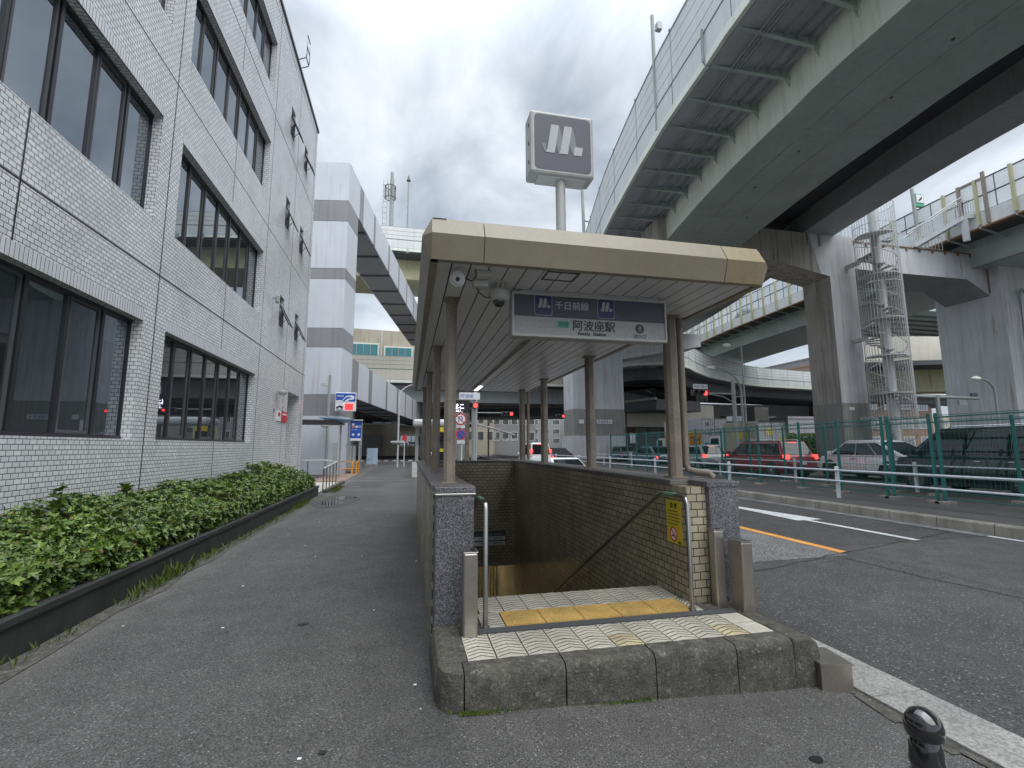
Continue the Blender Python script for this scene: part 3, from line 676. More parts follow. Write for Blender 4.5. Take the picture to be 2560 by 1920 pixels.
# stairs and the corridor below
mb = MB(); y, z = 4.58, .2; st = [(y, z)]
mb.box(LI, RI, 4.5, 4.58, -.6, .2, 'stair_stone')
for i in range(24):
    z -= .155; mb.box(LI, RI, y, y+.292, z-.5, z, 'stair_stone'); mb.box(LI, RI, y, y+.05, z+.0005, z+.004, 'tile_yellowed'); y += .29
ZF = z; mb.box(LI, RI, y, 20, ZF-.3, ZF, 'stair_stone'); mb.build('stair_flight', ent)
mb = MB(); mb.box(LI-.3, LI, YB+.3, 20, ZF, -1.0, 'corridor_wall'); mb.box(RI, RI+.3, YB+.3, 20, ZF, -1.0, 'beige_tile'); mb.box(LI-.3, RI+.3, YB+.3, 20, -1.02, -.9, 'corridor_wall'); mb.box(LI-.3, RI+.3, 20, 20.2, ZF, -1, 'corridor_wall')
mb.box(LI-.3, RI+.3, YF+.3, YB+.3, -4.5, -4.2, 'concrete'); mb.build('corridor', ent)
for y_ in (12.2, 14.6, 17.0): MB().box(1.3, 1.5, y_, y_+1.2, -1.1, -1.03, 'lamp_warm').build('corridor_lamp', ent)
mb = MB()
for x in [1.9+.08*i for i in range(8)]: mb.tube([(x, 13.4, ZF), (x, 13.4, -1.05)], .015, 'steel_dark', 6)
mb.box(1.84, 1.88, 13.38, 13.42, ZF, -1.03, 'stainless'); mb.build('folding_gate', ent)
# handrails
def rail(xw, side, name='handrail'):
    p = MB(); x = xw-side*.1
    p.tube([(x, 3.84, .22), (x, 3.84, 1.10), (x, 3.86, 1.145), (x, 3.90, 1.16), (x, 4.28, 1.155), (x, 4.36, 1.12), (x, 9.9, -1.86)], .02, 'stainless_new', 10)
    p.tube([(x, 4.02, 1.162), (x, 4.22, 1.157)], .0215, 'green_stripe', 10)
    p.lathe([(.035, 0), (.035, .01)], (x, 3.84, .221), 'stainless_new', 14)
    for yb in (5.0, 6.1, 7.2, 8.3, 9.4):
        zb = 1.12-.538*(yb-4.36); p.tube([(x, yb, zb-.01), (x, yb, zb-.07), (xw, yb, zb-.09)], .009, 'stainless', 6)
    return p.build(name, ent, smooth=True)
rail(LI, -1); rail(RI, 1)
# columns
def column(x, y, wd=.1, top=3.0):
    c_ = MB(); a = wd/2; k = a*.45
    for z0, z1, s_ in ((WT+.05, 2.0, 1.0), (2.0, top, .97)):
        q = [(-a, -k), (-k, -a), (k, -a), (a, -k), (a, k), (k, a), (-k, a), (-a, k)]
        c_.prism([(x+i*s_, y+j*s_, z0) for i, j in q], (0, 0, z1-z0), 'column_brown')
    c_.box(x-a*1.25, x+a*1.25, y-a*1.25, y+a*1.25, top-.02, top, 'column_brown'); c_.box(x-a*1.3, x+a*1.3, y-a*1.3, y+a*1.3, WT+.05, WT+.062, 'column_brown')
    return c_.build('column', ent)
for y in (4.4, 6.62, 9.0, 11.4): column(.372, y, .105)
for y in (4.56, 6.9, 9.45, 11.4): column(2.735, y, .135)
mb = MB(); mb.tube([(2.90, 4.62, 3.0), (2.90, 4.62, 1.42), (2.91, 4.6, 1.36), (2.98, 4.56, 1.335), (3.08, 4.5, 1.33), (3.12, 4.48, 1.28)], .036, 'column_brown', 12)
mb.tube([(2.90, 4.62, 2.9), (2.90, 4.62, 3.0)], .05, 'column_brown', 12); mb.build('drainpipe', ent, smooth=True)
mb = MB(); mb.tube([(2.86, 11.3, 2.95), (2.86, 11.3, 1.3)], .035, 'column_brown', 10); mb.build('drainpipe', ent, smooth=True)
# canopy
CX0, CX1, CY0, CY1, SZ = .155, 2.93, 3.45, 11.85, 3.0
mb = MB(); x = CX0
sp = .148
while x < CX1-.01:
    x1 = min(x+sp-.012, CX1)
    for a, b_ in ((CY0, 8.03), (8.045, CY1)): mb.box(x, x1, a, b_, SZ, SZ+.03, 'soffit')
    x += sp
mb.box(CX0, CX1, CY0, CY1, SZ+.014, SZ+.05, 'tile_joint'); mb.build('canopy_soffit', ent)
mb = MB()       # access hatch frame
for a in ((1.06, 1.34, 3.52, 3.535), (1.06, 1.34, 3.70, 3.715), (1.06, 1.075, 3.535, 3.70), (1.325, 1.34, 3.535, 3.70)): mb.box(*a, SZ-.006, SZ, 'steel_dark')
mb.build('soffit_hatch', ent)
def fascia(p0, p1, inn, m, name='canopy_fascia', z0=2.985, zm=3.165, z1=3.315):
    """bulging fascia from plan p0 to p1, inn = inward normal"""
    F_ = MB(); n = Vector((*inn, 0)); q = []
    for p in (p0, p1):
        P = Vector((*p, 0)); q.append([P+n*.0+Vector((0, 0, z0)), P-n*.06+Vector((0, 0, zm)), P+n*.02+Vector((0, 0, z1)), P+n*.12+Vector((0, 0, z1)), P+n*.06+Vector((0, 0, z0))])
    F_.add(q[0]+q[1], [(0,1,6,5), (1,2,7,6), (2,3,8,7), (3,4,9,8), (4,0,5,9), (0,4,3,2,1), (5,6,7,8,9)], m); return F_.build(name, ent)
fascia((.135, 3.42), (.525, 3.42), (0, 1), 'canopy_beige'); fascia((.531, 3.42), (2.59, 3.42), (0, 1), 'canopy_beige')
mb = MB()      # ochre end piece with splayed corner
def loft(A, B, m, t): t.add(A+B, [(i, i+1, len(A)+i+1, len(A)+i) for i in range(len(A)-1)], m)
def corner_prof(x, y, nx, ny):
    return [(x, y, 2.985), (x+nx*.06, y+ny*.06, 3.165), (x-nx*.02, y-ny*.02, 3.315), (x-nx*.12, y-ny*.12, 3.315), (x-nx*.06, y-ny*.06, 2.985), (x, y, 2.985)]
A = corner_prof(2.596, 3.42, 0, -1); B = corner_prof(2.955, 3.42, .2, -1); C_ = corner_prof(3.005, 3.47, 1, -.2); D_ = corner_prof(3.005, 3.9, 1, 0)
for p, q in ((A, B), (B, C_), (C_, D_)): loft(p, q, 'canopy_ochre', mb)
mb.build('canopy_fascia', ent)
mb = MB(); E_ = corner_prof(3.005, 3.905, 1, 0); F2 = corner_prof(3.005, 11.9, 1, 0); loft(E_, F2, 'canopy_beige', mb); mb.build('canopy_fascia', ent)
mb = MB(); loft(corner_prof(.136, 3.42, 0, -1), corner_prof(.125, 3.432, -1, 0), 'canopy_beige', mb); loft(corner_prof(.125, 3.432, -1, 0), corner_prof(.125, 11.9, -1, 0), 'canopy_beige', mb); mb.build('canopy_fascia', ent)
mb = MB(); loft(corner_prof(.125, 11.9, 0, 1), corner_prof(3.005, 11.9, 0, 1), 'canopy_beige', mb); mb.build('canopy_fascia', ent)
mb = MB(); mb.box(.15, 3.0, 3.46, 11.88, 3.06, 3.3, 'steel_grey'); mb.build('canopy_roof', ent)

# hung sign
sg = thing('station_sign', 'illuminated box sign under the canopy with navy band, subway logos and station name', 'sign', (1.62, 4.05, 3))
MB().box(.875, 2.36, 3.995, 4.14, 2.575, 2.965, 'steel_grey').build('housing', sg)
mb = MB(); X0, X1, Z0, Z1, Y_ = .87, 2.365, 2.57, 2.97, 3.975
mb.box(X0, X1, Y_, Y_+.03, Z0, Z0+.022, 'camera_white'); mb.box(X0, X1, Y_, Y_+.03, Z1-.02, Z1, 'camera_white'); mb.box(X0, X0+.016, Y_, Y_+.03, Z0+.022, Z1-.02, 'camera_white'); mb.box(X1-.016, X1, Y_, Y_+.03, Z0+.022, Z1-.02, 'camera_white'); mb.build('frame', sg)
MB().box(X0+.016, X1-.016, Y_+.012, Y_+.02, Z0+.022, 2.755, 'sign_white').build('white_panel', sg)
MB().box(X0+.016, X1-.016, Y_+.010, Y_+.02, 2.757, Z1-.02, 'sign_navy').build('navy_band', sg)
MB().box(.95, 2.3, 4.0, 4.12, 2.965, 3.0, 'soffit').build('hanger', sg)
def rrect(x0, x1, z0, z1, r, n=5):
    P = []
    for cx, cz, a0 in ((x1-r, z1-r, 0), (x0+r, z1-r, pi/2), (x0+r, z0+r, pi), (x1-r, z0+r, 1.5*pi)):
        P += [(cx+r*cos(a0+pi/2*i/n), cz+r*sin(a0+pi/2*i/n)) for i in range(n+1)]
    return P
def flat(P, y, m, mb, th=.002): mb.prism([(x, y, z) for x, z in P], (0, th, 0), m)
def mlogo(mb, x0, z0, s_, y, light, dim, bgc=None, bord=None):
    """M made of a folded ribbon, s_ = side of the square"""
    S = lambda u, v: (x0+u*s_, z0+v*s_)
    if bord: flat(rrect(x0, x0+s_, z0, z0+s_*1.12, s_*.1), y, bord, mb); flat(rrect(x0+s_*.03, x0+s_*.97, z0+s_*.03, z0+s_*1.09, s_*.08), y-.0015, bgc, mb)
    yy = y-.003; o_ = .14 if bord else 0
    def q(*pts): flat([S(u, v+o_) for u, v in pts], yy, light, mb, .001)
    def d(*pts): flat([S(u, v+o_) for u, v in pts], yy+.0007, dim, mb, .001)
    q((.31, .80), (.45, .80), (.43, .66), (.37, .30), (.355, .27), (.20, .27), (.235, .33), (.285, .66))
    q((.55, .80), (.69, .80), (.67, .66), (.61, .30), (.595, .27), (.44, .27), (.475, .33), (.525, .66))
    q((.71, .27), (.86, .27), (.885, .43), (.74, .43), (.72, .36))
    d((.45, .80), (.50, .62), (.53, .44), (.49, .30), (.44, .27), (.40, .42), (.38, .55)); d((.69, .80), (.73, .66), (.76, .50), (.77, .43), (.72, .36), (.70, .27), (.65, .42), (.63, .55)); d((.13, .43), (.20, .43), (.215, .30), (.20, .27), (.16, .33))
mb = MB(); mlogo(mb, 1.075, 2.768, .165, Y_+.009, 'logo_grey', 'logo_dim', 'logo_navy', 'sign_white'); mb.build('metro_logo', sg)
mb = MB(); mlogo(mb, 1.675, 2.768, .165, Y_+.009, 'logo_grey', 'logo_dim', 'logo_navy', 'sign_white'); mb.build('metro_logo', sg)
ty = Y_+.0075
for b_, sz, x, z, m_ in (('Osaka Metro', .028, 1.081, 2.785, 'text_light'), ('Osaka Metro', .028, 1.681, 2.785, 'text_light'), ('千日前線', .082, 1.262, 2.838, 'text_light'), ('Sennichimae Line', .034, 1.265, 2.797, 'slate'),
        ('中央線', .082, 1.862, 2.838, 'slate'), ('Chuo Line', .034, 1.885, 2.797, 'slate'), ('阿波座駅', .105, 1.425, 2.652, 'text_dark'), ('Awaza  Station', .046, 1.475, 2.603, 'text_dark'), ('出入口', .042, 2.03, 2.602, 'text_dark')):
    text(b_, sz, FX(x, ty+.002, z), m_, 'lettering', sg)
    if b_[0] in '阿A千': text(b_, sz, FX(x+.0022, ty+.0017, z+.001), m_, 'lettering', sg)
mb = MB(); flat([(2.09+.043*cos(a), 2.69+.043*sin(a)) for a in [2*pi*i/24 for i in range(24)]], Y_+.009, 'text_dark', mb); mb.build('number_disc', sg)
text('8', .075, FX(2.09, Y_+.0075, 2.664), 'sign_white', 'lettering', sg, 'CENTER')
mb = MB(); mb.box(1.29, 1.395, Y_+.009, Y_+.011, 2.665, 2.725, 'sign_green'); mb.build('line_mark', sg)
text('中央', .045, FX(1.3, Y_+.0075, 2.677), 'slate', 'lettering', sg)
mb = MB()
for a in ((1.17, 1.275, 2.665, 2.667), (1.17, 1.275, 2.722, 2.724), (1.273, 1.275, 2.667, 2.722)): mb.box(a[0], a[1], Y_+.009, Y_+.011, a[2], a[3], 'steel_grey')
mb.build('faded_line_mark', sg)
# roof-top M sign on pole
ms = thing('logo_pylon', 'square box sign with a ribbon shaped M on a pole above the canopy', 'sign', (2.17, 6.47, 3.3))
MB().tube([(2.17, 6.47, 3.28), (2.17, 6.47, 5.62)], .074, 'sign_box', 20).lathe([(.12, 0), (.12, .03), (.08, .05)], (2.17, 6.47, 3.3), 'sign_box', 20).build('pole', ms, smooth=True)
mb = MB(); mb.box(1.665, 2.665, 6.31, 6.65, 5.62, 6.62, 'sign_box'); hs = mb.build('housing', ms, bevel=.035)
mb = MB(); mb.box(1.80, 2.55, 6.36, 6.62, 5.60, 5.62, 'soffit'); mb.build('base_panel', ms, bevel=.004)
mb = MB(); flat(rrect(1.725, 2.61, 5.68, 6.565, .07), 6.305, 'slate', mb, .01); mb.build('face', ms)
mb = MB(); mlogo(mb, 1.72, 5.72, .86, 6.302, 'logo_grey', 'logo_dim'); mb.build('logo', ms)
mb = MB()
for z in (5.8, 6.1, 6.4): mb.box(1.655, 1.668, 6.40, 6.43, z, z+.05, 'steel_dark')
mb.build('hinge', ms)
# things under the canopy
def cam_bullet():
    t = thing('floodlight', 'round white spotlight clamped to the soffit at the canopy corner', 'lamp', (.36, 3.62, 2.95))
    MB().tube([(.36, 3.62, 3.0), (.36, 3.62, 2.95)], .035, 'camera_white', 12).build('base', t)
    b = MB(); c0, c1 = Vector((.36, 3.66, 2.93)), Vector((.345, 3.55, 2.89)); b.tube([c0, c1], .05, 'camera_white', 18, r1=.058); b.tube([c1, c1+(c1-c0)*.06], .05, 'sign_white', 18, r1=.04); b.tube([c1+(c1-c0)*.061, c1+(c1-c0)*.08], .018, 'black_gloss', 12); b.build('head', t, smooth=True)
    MB().tube([(.40, 3.62, 2.93), (.46, 3.6, 2.90), (.50, 3.6, 2.94), (.49, 3.6, 3.0)], .005, 'black', 6).build('cable', t)
cam_bullet()
t = thing('junction_box', 'small white junction box on the soffit between the spotlight and dome camera', 'box', (.56, 3.66, 2.95))
MB().box(.50, .62, 3.60, 3.68, 2.95, 3.0, 'camera_white').build('box', t, bevel=.004); MB().box(.49, .61, 3.70, 3.80, 2.90, 3.0, 'camera_white').build('box', t, bevel=.004)
MB().tube([(.52, 3.75, 2.9), (.54, 3.75, 2.86), (.6, 3.8, 2.84), (.66, 3.86, 2.86)], .005, 'black', 6).build('cable', t)
t = thing('dome_camera', 'grey dome security camera hanging from the soffit left of the sign', 'security camera', (.75, 3.9, 2.9))
MB().tube([(.72, 3.84, 3), (.72, 3.88, 2.93)], .01, 'camera_white', 8).tube([(.76, 3.84, 3), (.76, 3.88, 2.93)], .01, 'camera_white', 8).box(.69, .79, 3.82, 3.86, 2.99, 3.0, 'camera_white').build('bracket', t)
MB().lathe([(.02, .045), (.09, .04), (.095, .02), (.095, -.02), (.075, -.04), (.055, -.045)], (.74, 3.93, 2.90), 'camera_white', 24).build('housing', t, smooth=True)
MB().lathe([(.052, 0), (.05, -.025), (.035, -.045), (.001, -.055)], (.74, 3.93, 2.855), 'black_gloss', 20).build('lens_dome', t, smooth=True)
t = thing('ceiling_lamp', 'long slim fluorescent lamp running along the middle of the soffit', 'lamp', (1.55, 8, 2.96))
MB().box(1.50, 1.62, 5.3, 11.3, 2.945, 3.0, 'stainless').build('casing', t); MB().tube([(1.64, 5.4, 2.95), (1.64, 11.0, 2.95)], .014, 'sign_white', 8).build('conduit', t)
MB().box(1.515, 1.60, 10.4, 11.25, 2.938, 2.945, 'tube_white').build('tube', t)
# posters and notices
t = thing('smoking_ban_poster', 'yellow no smoking poster fixed to the tiled wall beside the handrail', 'poster', (2.49, 4.2, .9))
PF = lambda y, z: frame((2.4935, y, z), (0, -1, 0), (0, 0, 1))
MB().box(2.495, 2.499, 4.10, 4.36, .69, 1.09, 'poster_yellow').build('sheet', t)
text('禁 煙', .055, PF(4.29, 1.02), 'text_dark', 'lettering', t)
for i, wd in enumerate((.17, .20, .20, .19, .16)): MB().box(2.4935, 2.495, 4.33-wd, 4.33, .985-i*.03, .992-i*.03, 'text_dark').build('text_line', t)
c0 = Vector((2.4938, 4.24, .775)); ring = [(c0.x, c0.y+.06*cos(a), c0.z+.06*sin(a)) for a in [2*pi*i/28 for i in range(29)]]
MB().tube(ring, .006, 'sign_red', 6, cap=False).tube([(c0.x, c0.y+.042, c0.z+.042), (c0.x, c0.y-.042, c0.z-.042)], .005, 'sign_red', 6).prism([(2.4945, c0.y+.057*cos(a), c0.z+.057*sin(a)) for a in [2*pi*i/28 for i in range(28)]], (.001, 0, 0), 'white_sheet').build('symbol', t)
MB().box(2.4925, 2.494, 4.205, 4.275, .752, .765, 'text_dark').tube([(2.493, 4.21, .77), (2.493, 4.225, .785), (2.493, 4.21, .80)], .003, 'text_dark', 5).build('cigarette', t)
text('駅長', .028, PF(4.165, .70), 'text_dark', 'lettering', t)
t = thing('opening_hours_sign', 'dark opening hours board on the far wall above the stairs', 'sign', (1.9, 11.24, -.5))
MB().box(1.5, 2.28, 11.232, 11.248, -.66, -.33, 'sign_navy').build('board', t)
for z in (-.54, -.655): MB().box(1.5, 2.27, 11.228, 11.232, z, z+.085, 'white_sheet').build('strip', t)
text('5時21分－0時08分', .07, FX(1.66, 11.2265, -.52), 'text_dark', 'lettering', t); text('5時13分－0時26分', .07, FX(1.66, 11.2265, -.635), 'text_dark', 'lettering', t); text('阿波座駅  開閉時刻', .055, FX(1.75, 11.230, -.435), 'text_light', 'lettering', t)
t = thing('exit_number_sign', 'narrow black board numbered 8 on the left inner wall behind the handrail', 'sign', (.53, 4.4, .95))
MB().box(.521, .53, 4.26, 4.5, .42, 1.12, 'sign_navy').build('board', t)
FI = lambda y, z: frame((.5315, y, z), (0, 1, 0), (0, 0, 1))
text('8', .11, FI(4.34, .98), 'sign_white', 'lettering', t)
for i, z in enumerate((.80, .66, .52)): MB().box(.53, .532, 4.28, 4.48, z, z+.09, 'sign_white').build('strip', t)
# flood barrier posts
def fpost(x0, x1, y0, y1, h, lab, groove):
    t = thing('flood_barrier_post', lab, 'post', ((x0+x1)/2, (y0+y1)/2, .2), 'stainless flood barrier posts')
    MB().box(x0, x1, y0, y1, .18, .2+h, 'stainless').build('body', t, bevel=.014)
    MB().box(x0-.003, x1+.003, y0-.003, y1+.003, .2+h, .208+h, 'stainless_new').build('cap', t, bevel=.004)
    if groove: MB().box(x1-.045, x1-.015, y0+.02, y1-.02, .2085+h, .212+h, 'black').build('slot', t)
fpost(.425, .535, 3.66, 3.80, .615, 'stainless flood barrier post in front of the speckled left pillar', True)
fpost(2.775, 2.885, 3.66, 3.84, .59, 'stainless flood barrier post standing at the right corner of the steps', False)
fpost(2.66, 2.76, 3.86, 3.945, .66, 'slimmer grooved stainless post against the right speckled pillar', True)
# stainless box by the kerb and bollard
t = thing('floor_box', 'low stainless steel box lying against the end of the entrance kerb', 'box', (3.05, 3.12, -.12))
MB().prism([(2.90, 3.06, -.125), (3.115, 3.01, -.125), (3.16, 3.28, -.125), (2.97, 3.33, -.125)], (0, 0, .18), 'stainless').build('body', t, bevel=.003)
MB().prism([(2.893, 3.055, .056), (3.12, 3.003, .056), (3.166, 3.285, .056), (2.965, 3.338, .056)], (0, 0, .014), 'stainless').build('lid', t, bevel=.003)
BXP, BYP = 1.775, 1.45; zb = gz(BXP)
t = thing('bollard', 'glossy black metal bollard with rounded head beside the road edge', 'bollard', (BXP, BYP, zb))
MB().lathe([(.066, 0), (.066, .03), (.055, .05), (.052, .3), (.049, .52), (.052, .53), (.052, .545), (.048, .55), (.048, .57), (.052, .575), (.052, .59), (.049, .60), (.048, .635), (.040, .655), (.037, .66)], (BXP, BYP, zb), 'black_gloss', 36).build('post', t, smooth=True)
MB().lathe([(.034, .655), (.048, .662), (.053, .666), (.057, .68), (.0575, .70), (.051, .722), (.039, .74), (.02, .752), (.001, .755)], (BXP, BYP, zb), 'black_gloss', 36).build('head', t, smooth=True)

# ================================================================== ELEVATED ROADS
def dense(path, step=2.0):
    """Catmull-Rom through plan points"""
    P = [Vector(p) for p in path]; P = [P[0]*2-P[1]]+P+[P[-1]*2-P[-2]]; out = []
    for i in range(1, len(P)-2):
        a, b_, c, d = P[i-1:i+3]; n = max(1, int((c-b_).length/step))
        for k in range(n):
            t = k/n; out.append(.5*((2*b_)+(c-a)*t+(2*a-5*b_+4*c-d)*t*t+(3*b_-a-3*c+d)*t**3))
    out.append(P[-2]); return out
def arclen(P):
    s = [0]
    for a, b_ in zip(P, P[1:]): s.append(s[-1]+(b_-a).length)
    return s
def at_s(P, S, s):
    for i in range(len(P)-1):
        if S[i+1] >= s:
            k = (s-S[i])/(S[i+1]-S[i]); p = P[i].lerp(P[i+1], k); d = (P[i+1]-P[i]).normalized(); return p, d
    return P[-1], (P[-1]-P[-2]).normalized()
def wall_posts(P, off, z0, z1, step, wd, m, s0=0):
    """small posts along a path"""
    S = arclen(P); mb = MB(); s = s0
    while s < S[-1]:
        p, d = at_s(P, S, s); r = Vector((d.y, -d.x)); q = p+r*off; mb.bar((q.x, q.y, z0), (q.x, q.y, z1), wd, m); s += step
    return mb
def noise_barrier(P, root, z0, z1, off=0, cream=False, step=4.0, side=1, low=1.15, lines=4):
    """panelled barrier seen from outside: foot strip, parapet panels, green stripe, thin-jointed noise panels"""
    w1 = 'barrier_cream' if cream else 'barrier_white'; th = .12*side
    MB().sweep(P, [(off-.04*side, z0-.02), (off+th, z0-.02), (off+th, z0+.32), (off-.04*side, z0+.32)], 'steel_pale').build('edge_beam', root)
    MB().sweep(P, [(off, z0+.345), (off+th, z0+.345), (off+th, z0+low+.3), (off, z0+low+.3)], w1).build('parapet', root)
    MB().sweep(P, [(off-.02*side, z0+low+.31), (off+th, z0+low+.31), (off+th, z0+low+.36), (off-.02*side, z0+low+.36)], 'green_stripe').build('stripe', root)
    zz0 = z0+low+.40; n = lines; hh = (z1-zz0)/n; mb = MB()
    for k in range(n): mb.sweep(P, [(off+.03*side, zz0+k*hh), (off+th, zz0+k*hh), (off+th, zz0+(k+1)*hh-.035), (off+.03*side, zz0+(k+1)*hh-.035)], w1)
    mb.sweep(P, [(off+.06*side, z0), (off+.10*side, z0), (off+.10*side, z1), (off+.06*side, z1)], 'steel_dark'); mb.sweep(P, [(off, z1-.03), (off+th, z1-.03), (off+th, z1+.03), (off, z1+.03)], 'steel_grey')
    mb.build('noise_panel', root)
    S = arclen(P); mb = MB(); s = step*.4
    while s < S[-1]:
        p, d = at_s(P, S, s); r = Vector((d.y, -d.x)); q = p+r*(off-.008*side)
        mb.bar((q.x, q.y, z0+.35), (q.x, q.y, z0+low+.3), .014, 'steel_dark'); mb.bar((q.x+.03*side, q.y, z0+low+.4), (q.x+.03*side, q.y, z1), .02, 'steel_grey'); q = p+r*(off+.02*side); mb.bar((q.x, q.y, z1), (q.x, q.y, z1+.12), .07, 'steel_dark'); s += step
    mb.build('panel_joint', root)
# ---- big curving flyover over the junction
fo = thing('curved_flyover', 'big grey green steel flyover curving overhead with white noise barrier', 'flyover', (16, 20, 14))
PL = dense([(48, -46), (34, -36), (23, -25), (15.5, -13), (11.8, -3), (10.5, 4), (10.2, 11), (10.4, 14), (10.65, 17.5), (11.0, 20.3), (11.45, 23.2), (12.25, 27.7), (14.1, 35.7), (16.0, 44), (17.5, 53), (18.5, 62), (19, 75)], 1.5)
SL_ = arclen(PL)
S0 = min(range(len(PL)), key=lambda i: abs(PL[i].y-4.0)); S0 = SL_[S0]
noise_barrier(PL, fo, 15.52, 19.35, 0, step=4.2, low=1.05, lines=4)
MB().sweep(PL, [(.1, 15.75), (15.6, 16.9), (15.6, 17.1), (.1, 16.0)], 'steel_dark').build('deck', fo)
MB().sweep(PL, [(.15, 15.50), (3.3, 15.62), (3.3, 15.78), (.15, 15.74)], 'deck_grey').build('deck_soffit', fo)
MB().sweep(PL, [(3.28, 13.95), (3.33, 13.95), (3.3, 15.9), (3.26, 15.9)], 'steel_pale').build('girder_web', fo)
MB().sweep(PL, [(3.2, 13.92), (8.1, 13.92), (8.1, 13.945), (3.2, 13.945)], 'steel_green').build('girder_bottom', fo)
MB().sweep(PL, [(8.0, 13.95), (8.05, 13.95), (8.05, 16.2), (8.0, 16.2)], 'steel_grey').build('girder_web', fo)
MB().sweep(PL, [(13.0, 15.44), (15.3, 15.44), (15.3, 16.9), (13.0, 16.9)], 'steel_grey').build('edge_girder', fo)
MB().sweep(PL, [(15.35, 15.9), (15.5, 15.9), (15.5, 18.8), (15.35, 18.8)], 'barrier_white').build('parapet', fo)
mb = MB(); s = S0-8.3     # ribs under the overhang
while s < SL_[-1]-2:
    p, d = at_s(PL, SL_, s); r = Vector((d.y, -d.x)); a = p+r*.15; b_ = p+r*3.27; u = d*.07; k = d*.012
    q = [(a.x, a.y, 15.52), (b_.x, b_.y, 15.22), (b_.x, b_.y, 15.6), (a.x, a.y, 15.6)]
    mb.prism([(x-k.x, y-k.y, z) for x, y, z in q], (2*k.x, 2*k.y, 0), 'steel_green')
    mb.add([(a.x-u.x, a.y-u.y, 15.50), (a.x+u.x, a.y+u.y, 15.50), (b_.x+u.x, b_.y+u.y, 15.20), (b_.x-u.x, b_.y-u.y, 15.20), (a.x-u.x, a.y-u.y, 15.525), (a.x+u.x, a.y+u.y, 15.525), (b_.x+u.x, b_.y+u.y, 15.225), (b_.x-u.x, b_.y-u.y, 15.225)], [(0,1,2,3), (4,5,6,7), (0,1,5,4), (1,2,6,5), (2,3,7,6), (3,0,4,7)], 'steel_green')
    mb.prism([(b_.x-k.x-.0, b_.y-k.y, 15.25), (b_.x-r.x*.25-k.x, b_.y-r.y*.25-k.y, 15.25), (b_.x-k.x, b_.y-k.y, 14.9)], (2*k.x, 2*k.y, 0), 'steel_green')
    s += 1.66
mb.build('bracket', fo)
mb = MB()
for o_, r_ in ((.95, .03), (1.08, .03), (1.2, .03), (1.35, .02)): mb.tube([(p.x+(q.y)*o_, p.y-(q.x)*o_, 15.42) for p, q in [at_s(PL, SL_, s) for s in range(40, int(SL_[-1]), 2)]], r_, 'steel_grey', 5)
for o_ in (1.9, 2.4, 2.9): mb.sweep(PL, [(o_-.012, 15.38), (o_+.012, 15.38), (o_+.012, 15.65), (o_-.012, 15.65)], 'steel_grey')
mb.build('conduit', fo)
mb = MB()   # bolt splice on the girder web, stiffener lines below
for s_ in (S0+6.2,):
    p, d = at_s(PL, SL_, s_); r = Vector((d.y, -d.x))
    for i in range(8):
        for j in range(12):
            q = p+d*(i*.09)+r*(3.26); mb.lathe([(.02, 0), (.016, -.02)], (q.x, q.y, 14.0+j*.13), 'steel_pale', 6, 'x')
mb.build('splice_plate', fo)
for k in range(6):       # transverse weld / splice bands with bolt rows under the box girder
    p, d = at_s(PL, SL_, S0-4+k*7.5); r = Vector((d.y, -d.x)); mb = MB()
    for sgn in (-1, 1):
        a_, b_ = p+r*3.25+d*.22*sgn, p+r*8.05+d*.22*sgn
        for i in range(40):
            q = a_.lerp(b_, (i+.5)/40); mb.lathe([(.022, 0), (.016, -.018)], (q.x, q.y, 13.915), 'steel_green', 6)
    a_, b_ = p+r*3.25, p+r*8.05; mb.bar((a_.x, a_.y, 13.915), (b_.x, b_.y, 13.915), .7, 'steel_green', .016); mb.build('splice_plate', fo)
for k in range(10):
    p, d = at_s(PL, SL_, S0-4+k*3.1+.5); r = Vector((d.y, -d.x)); q = p+r*random.uniform(5, 6.6); MB().lathe([(.06, 0), (.05, -.02)], (q.x, q.y, 13.918), 'steel_dark', 10).build('drain_hole', fo)
for o_ in (4.6, 6.1): MB().sweep(PL, [(o_, 13.908), (o_+.03, 13.908), (o_+.03, 13.92), (o_, 13.92)], 'steel_grey').build('weld_seam', fo)
mb = MB(); p, d = at_s(PL, SL_, S0+10)
mb.tube([(p.x-.08, p.y, 17.0), (p.x-.1, p.y, 16.2), (p.x-.1, p.y, 15.7), (p.x+.1, p.y-.05, 15.4)], .05, 'steel_grey', 8); mb.build('drainpipe', fo)
# cctv masts on the flyover edge
def mast(x, y, z0, z1, lab):
    t = thing('camera_mast', lab, 'mast', (x, y, z0)); MB().tube([(x, y, z0), (x, y, z1)], .085, 'steel_grey', 10).build('pole', t, smooth=True)
    MB().tube([(x, y, z1-.75), (x+.28, y, z1-.75), (x+.32, y, z1-.5)], .025, 'steel_grey', 6).box(x+.2, x+.44, y-.12, y+.12, z1-.7, z1-.35, 'camera_white').build('camera', t)
mast(10.75, 18.1, 15.9, 21.75, 'camera mast rising above the noise barrier of the flyover')
t = thing('pole_pipe', 'bent grey pipe pole standing behind the M sign against the flyover', 'pole', (12.4, 30, 12))
MB().tube([(12.72, 31, 14.2), (12.6, 31, 14.9), (12.15, 31, 15.7), (12.1, 31, 19.2), (12.05, 31, 22.5)], .12, 'steel_grey', 8).tube([(12.1, 31, 18), (12.6, 31, 17.9)], .05, 'steel_grey', 6).tube([(12.1, 31, 16.3), (12.6, 31, 16.3)], .05, 'steel_grey', 6).build('pole', t)

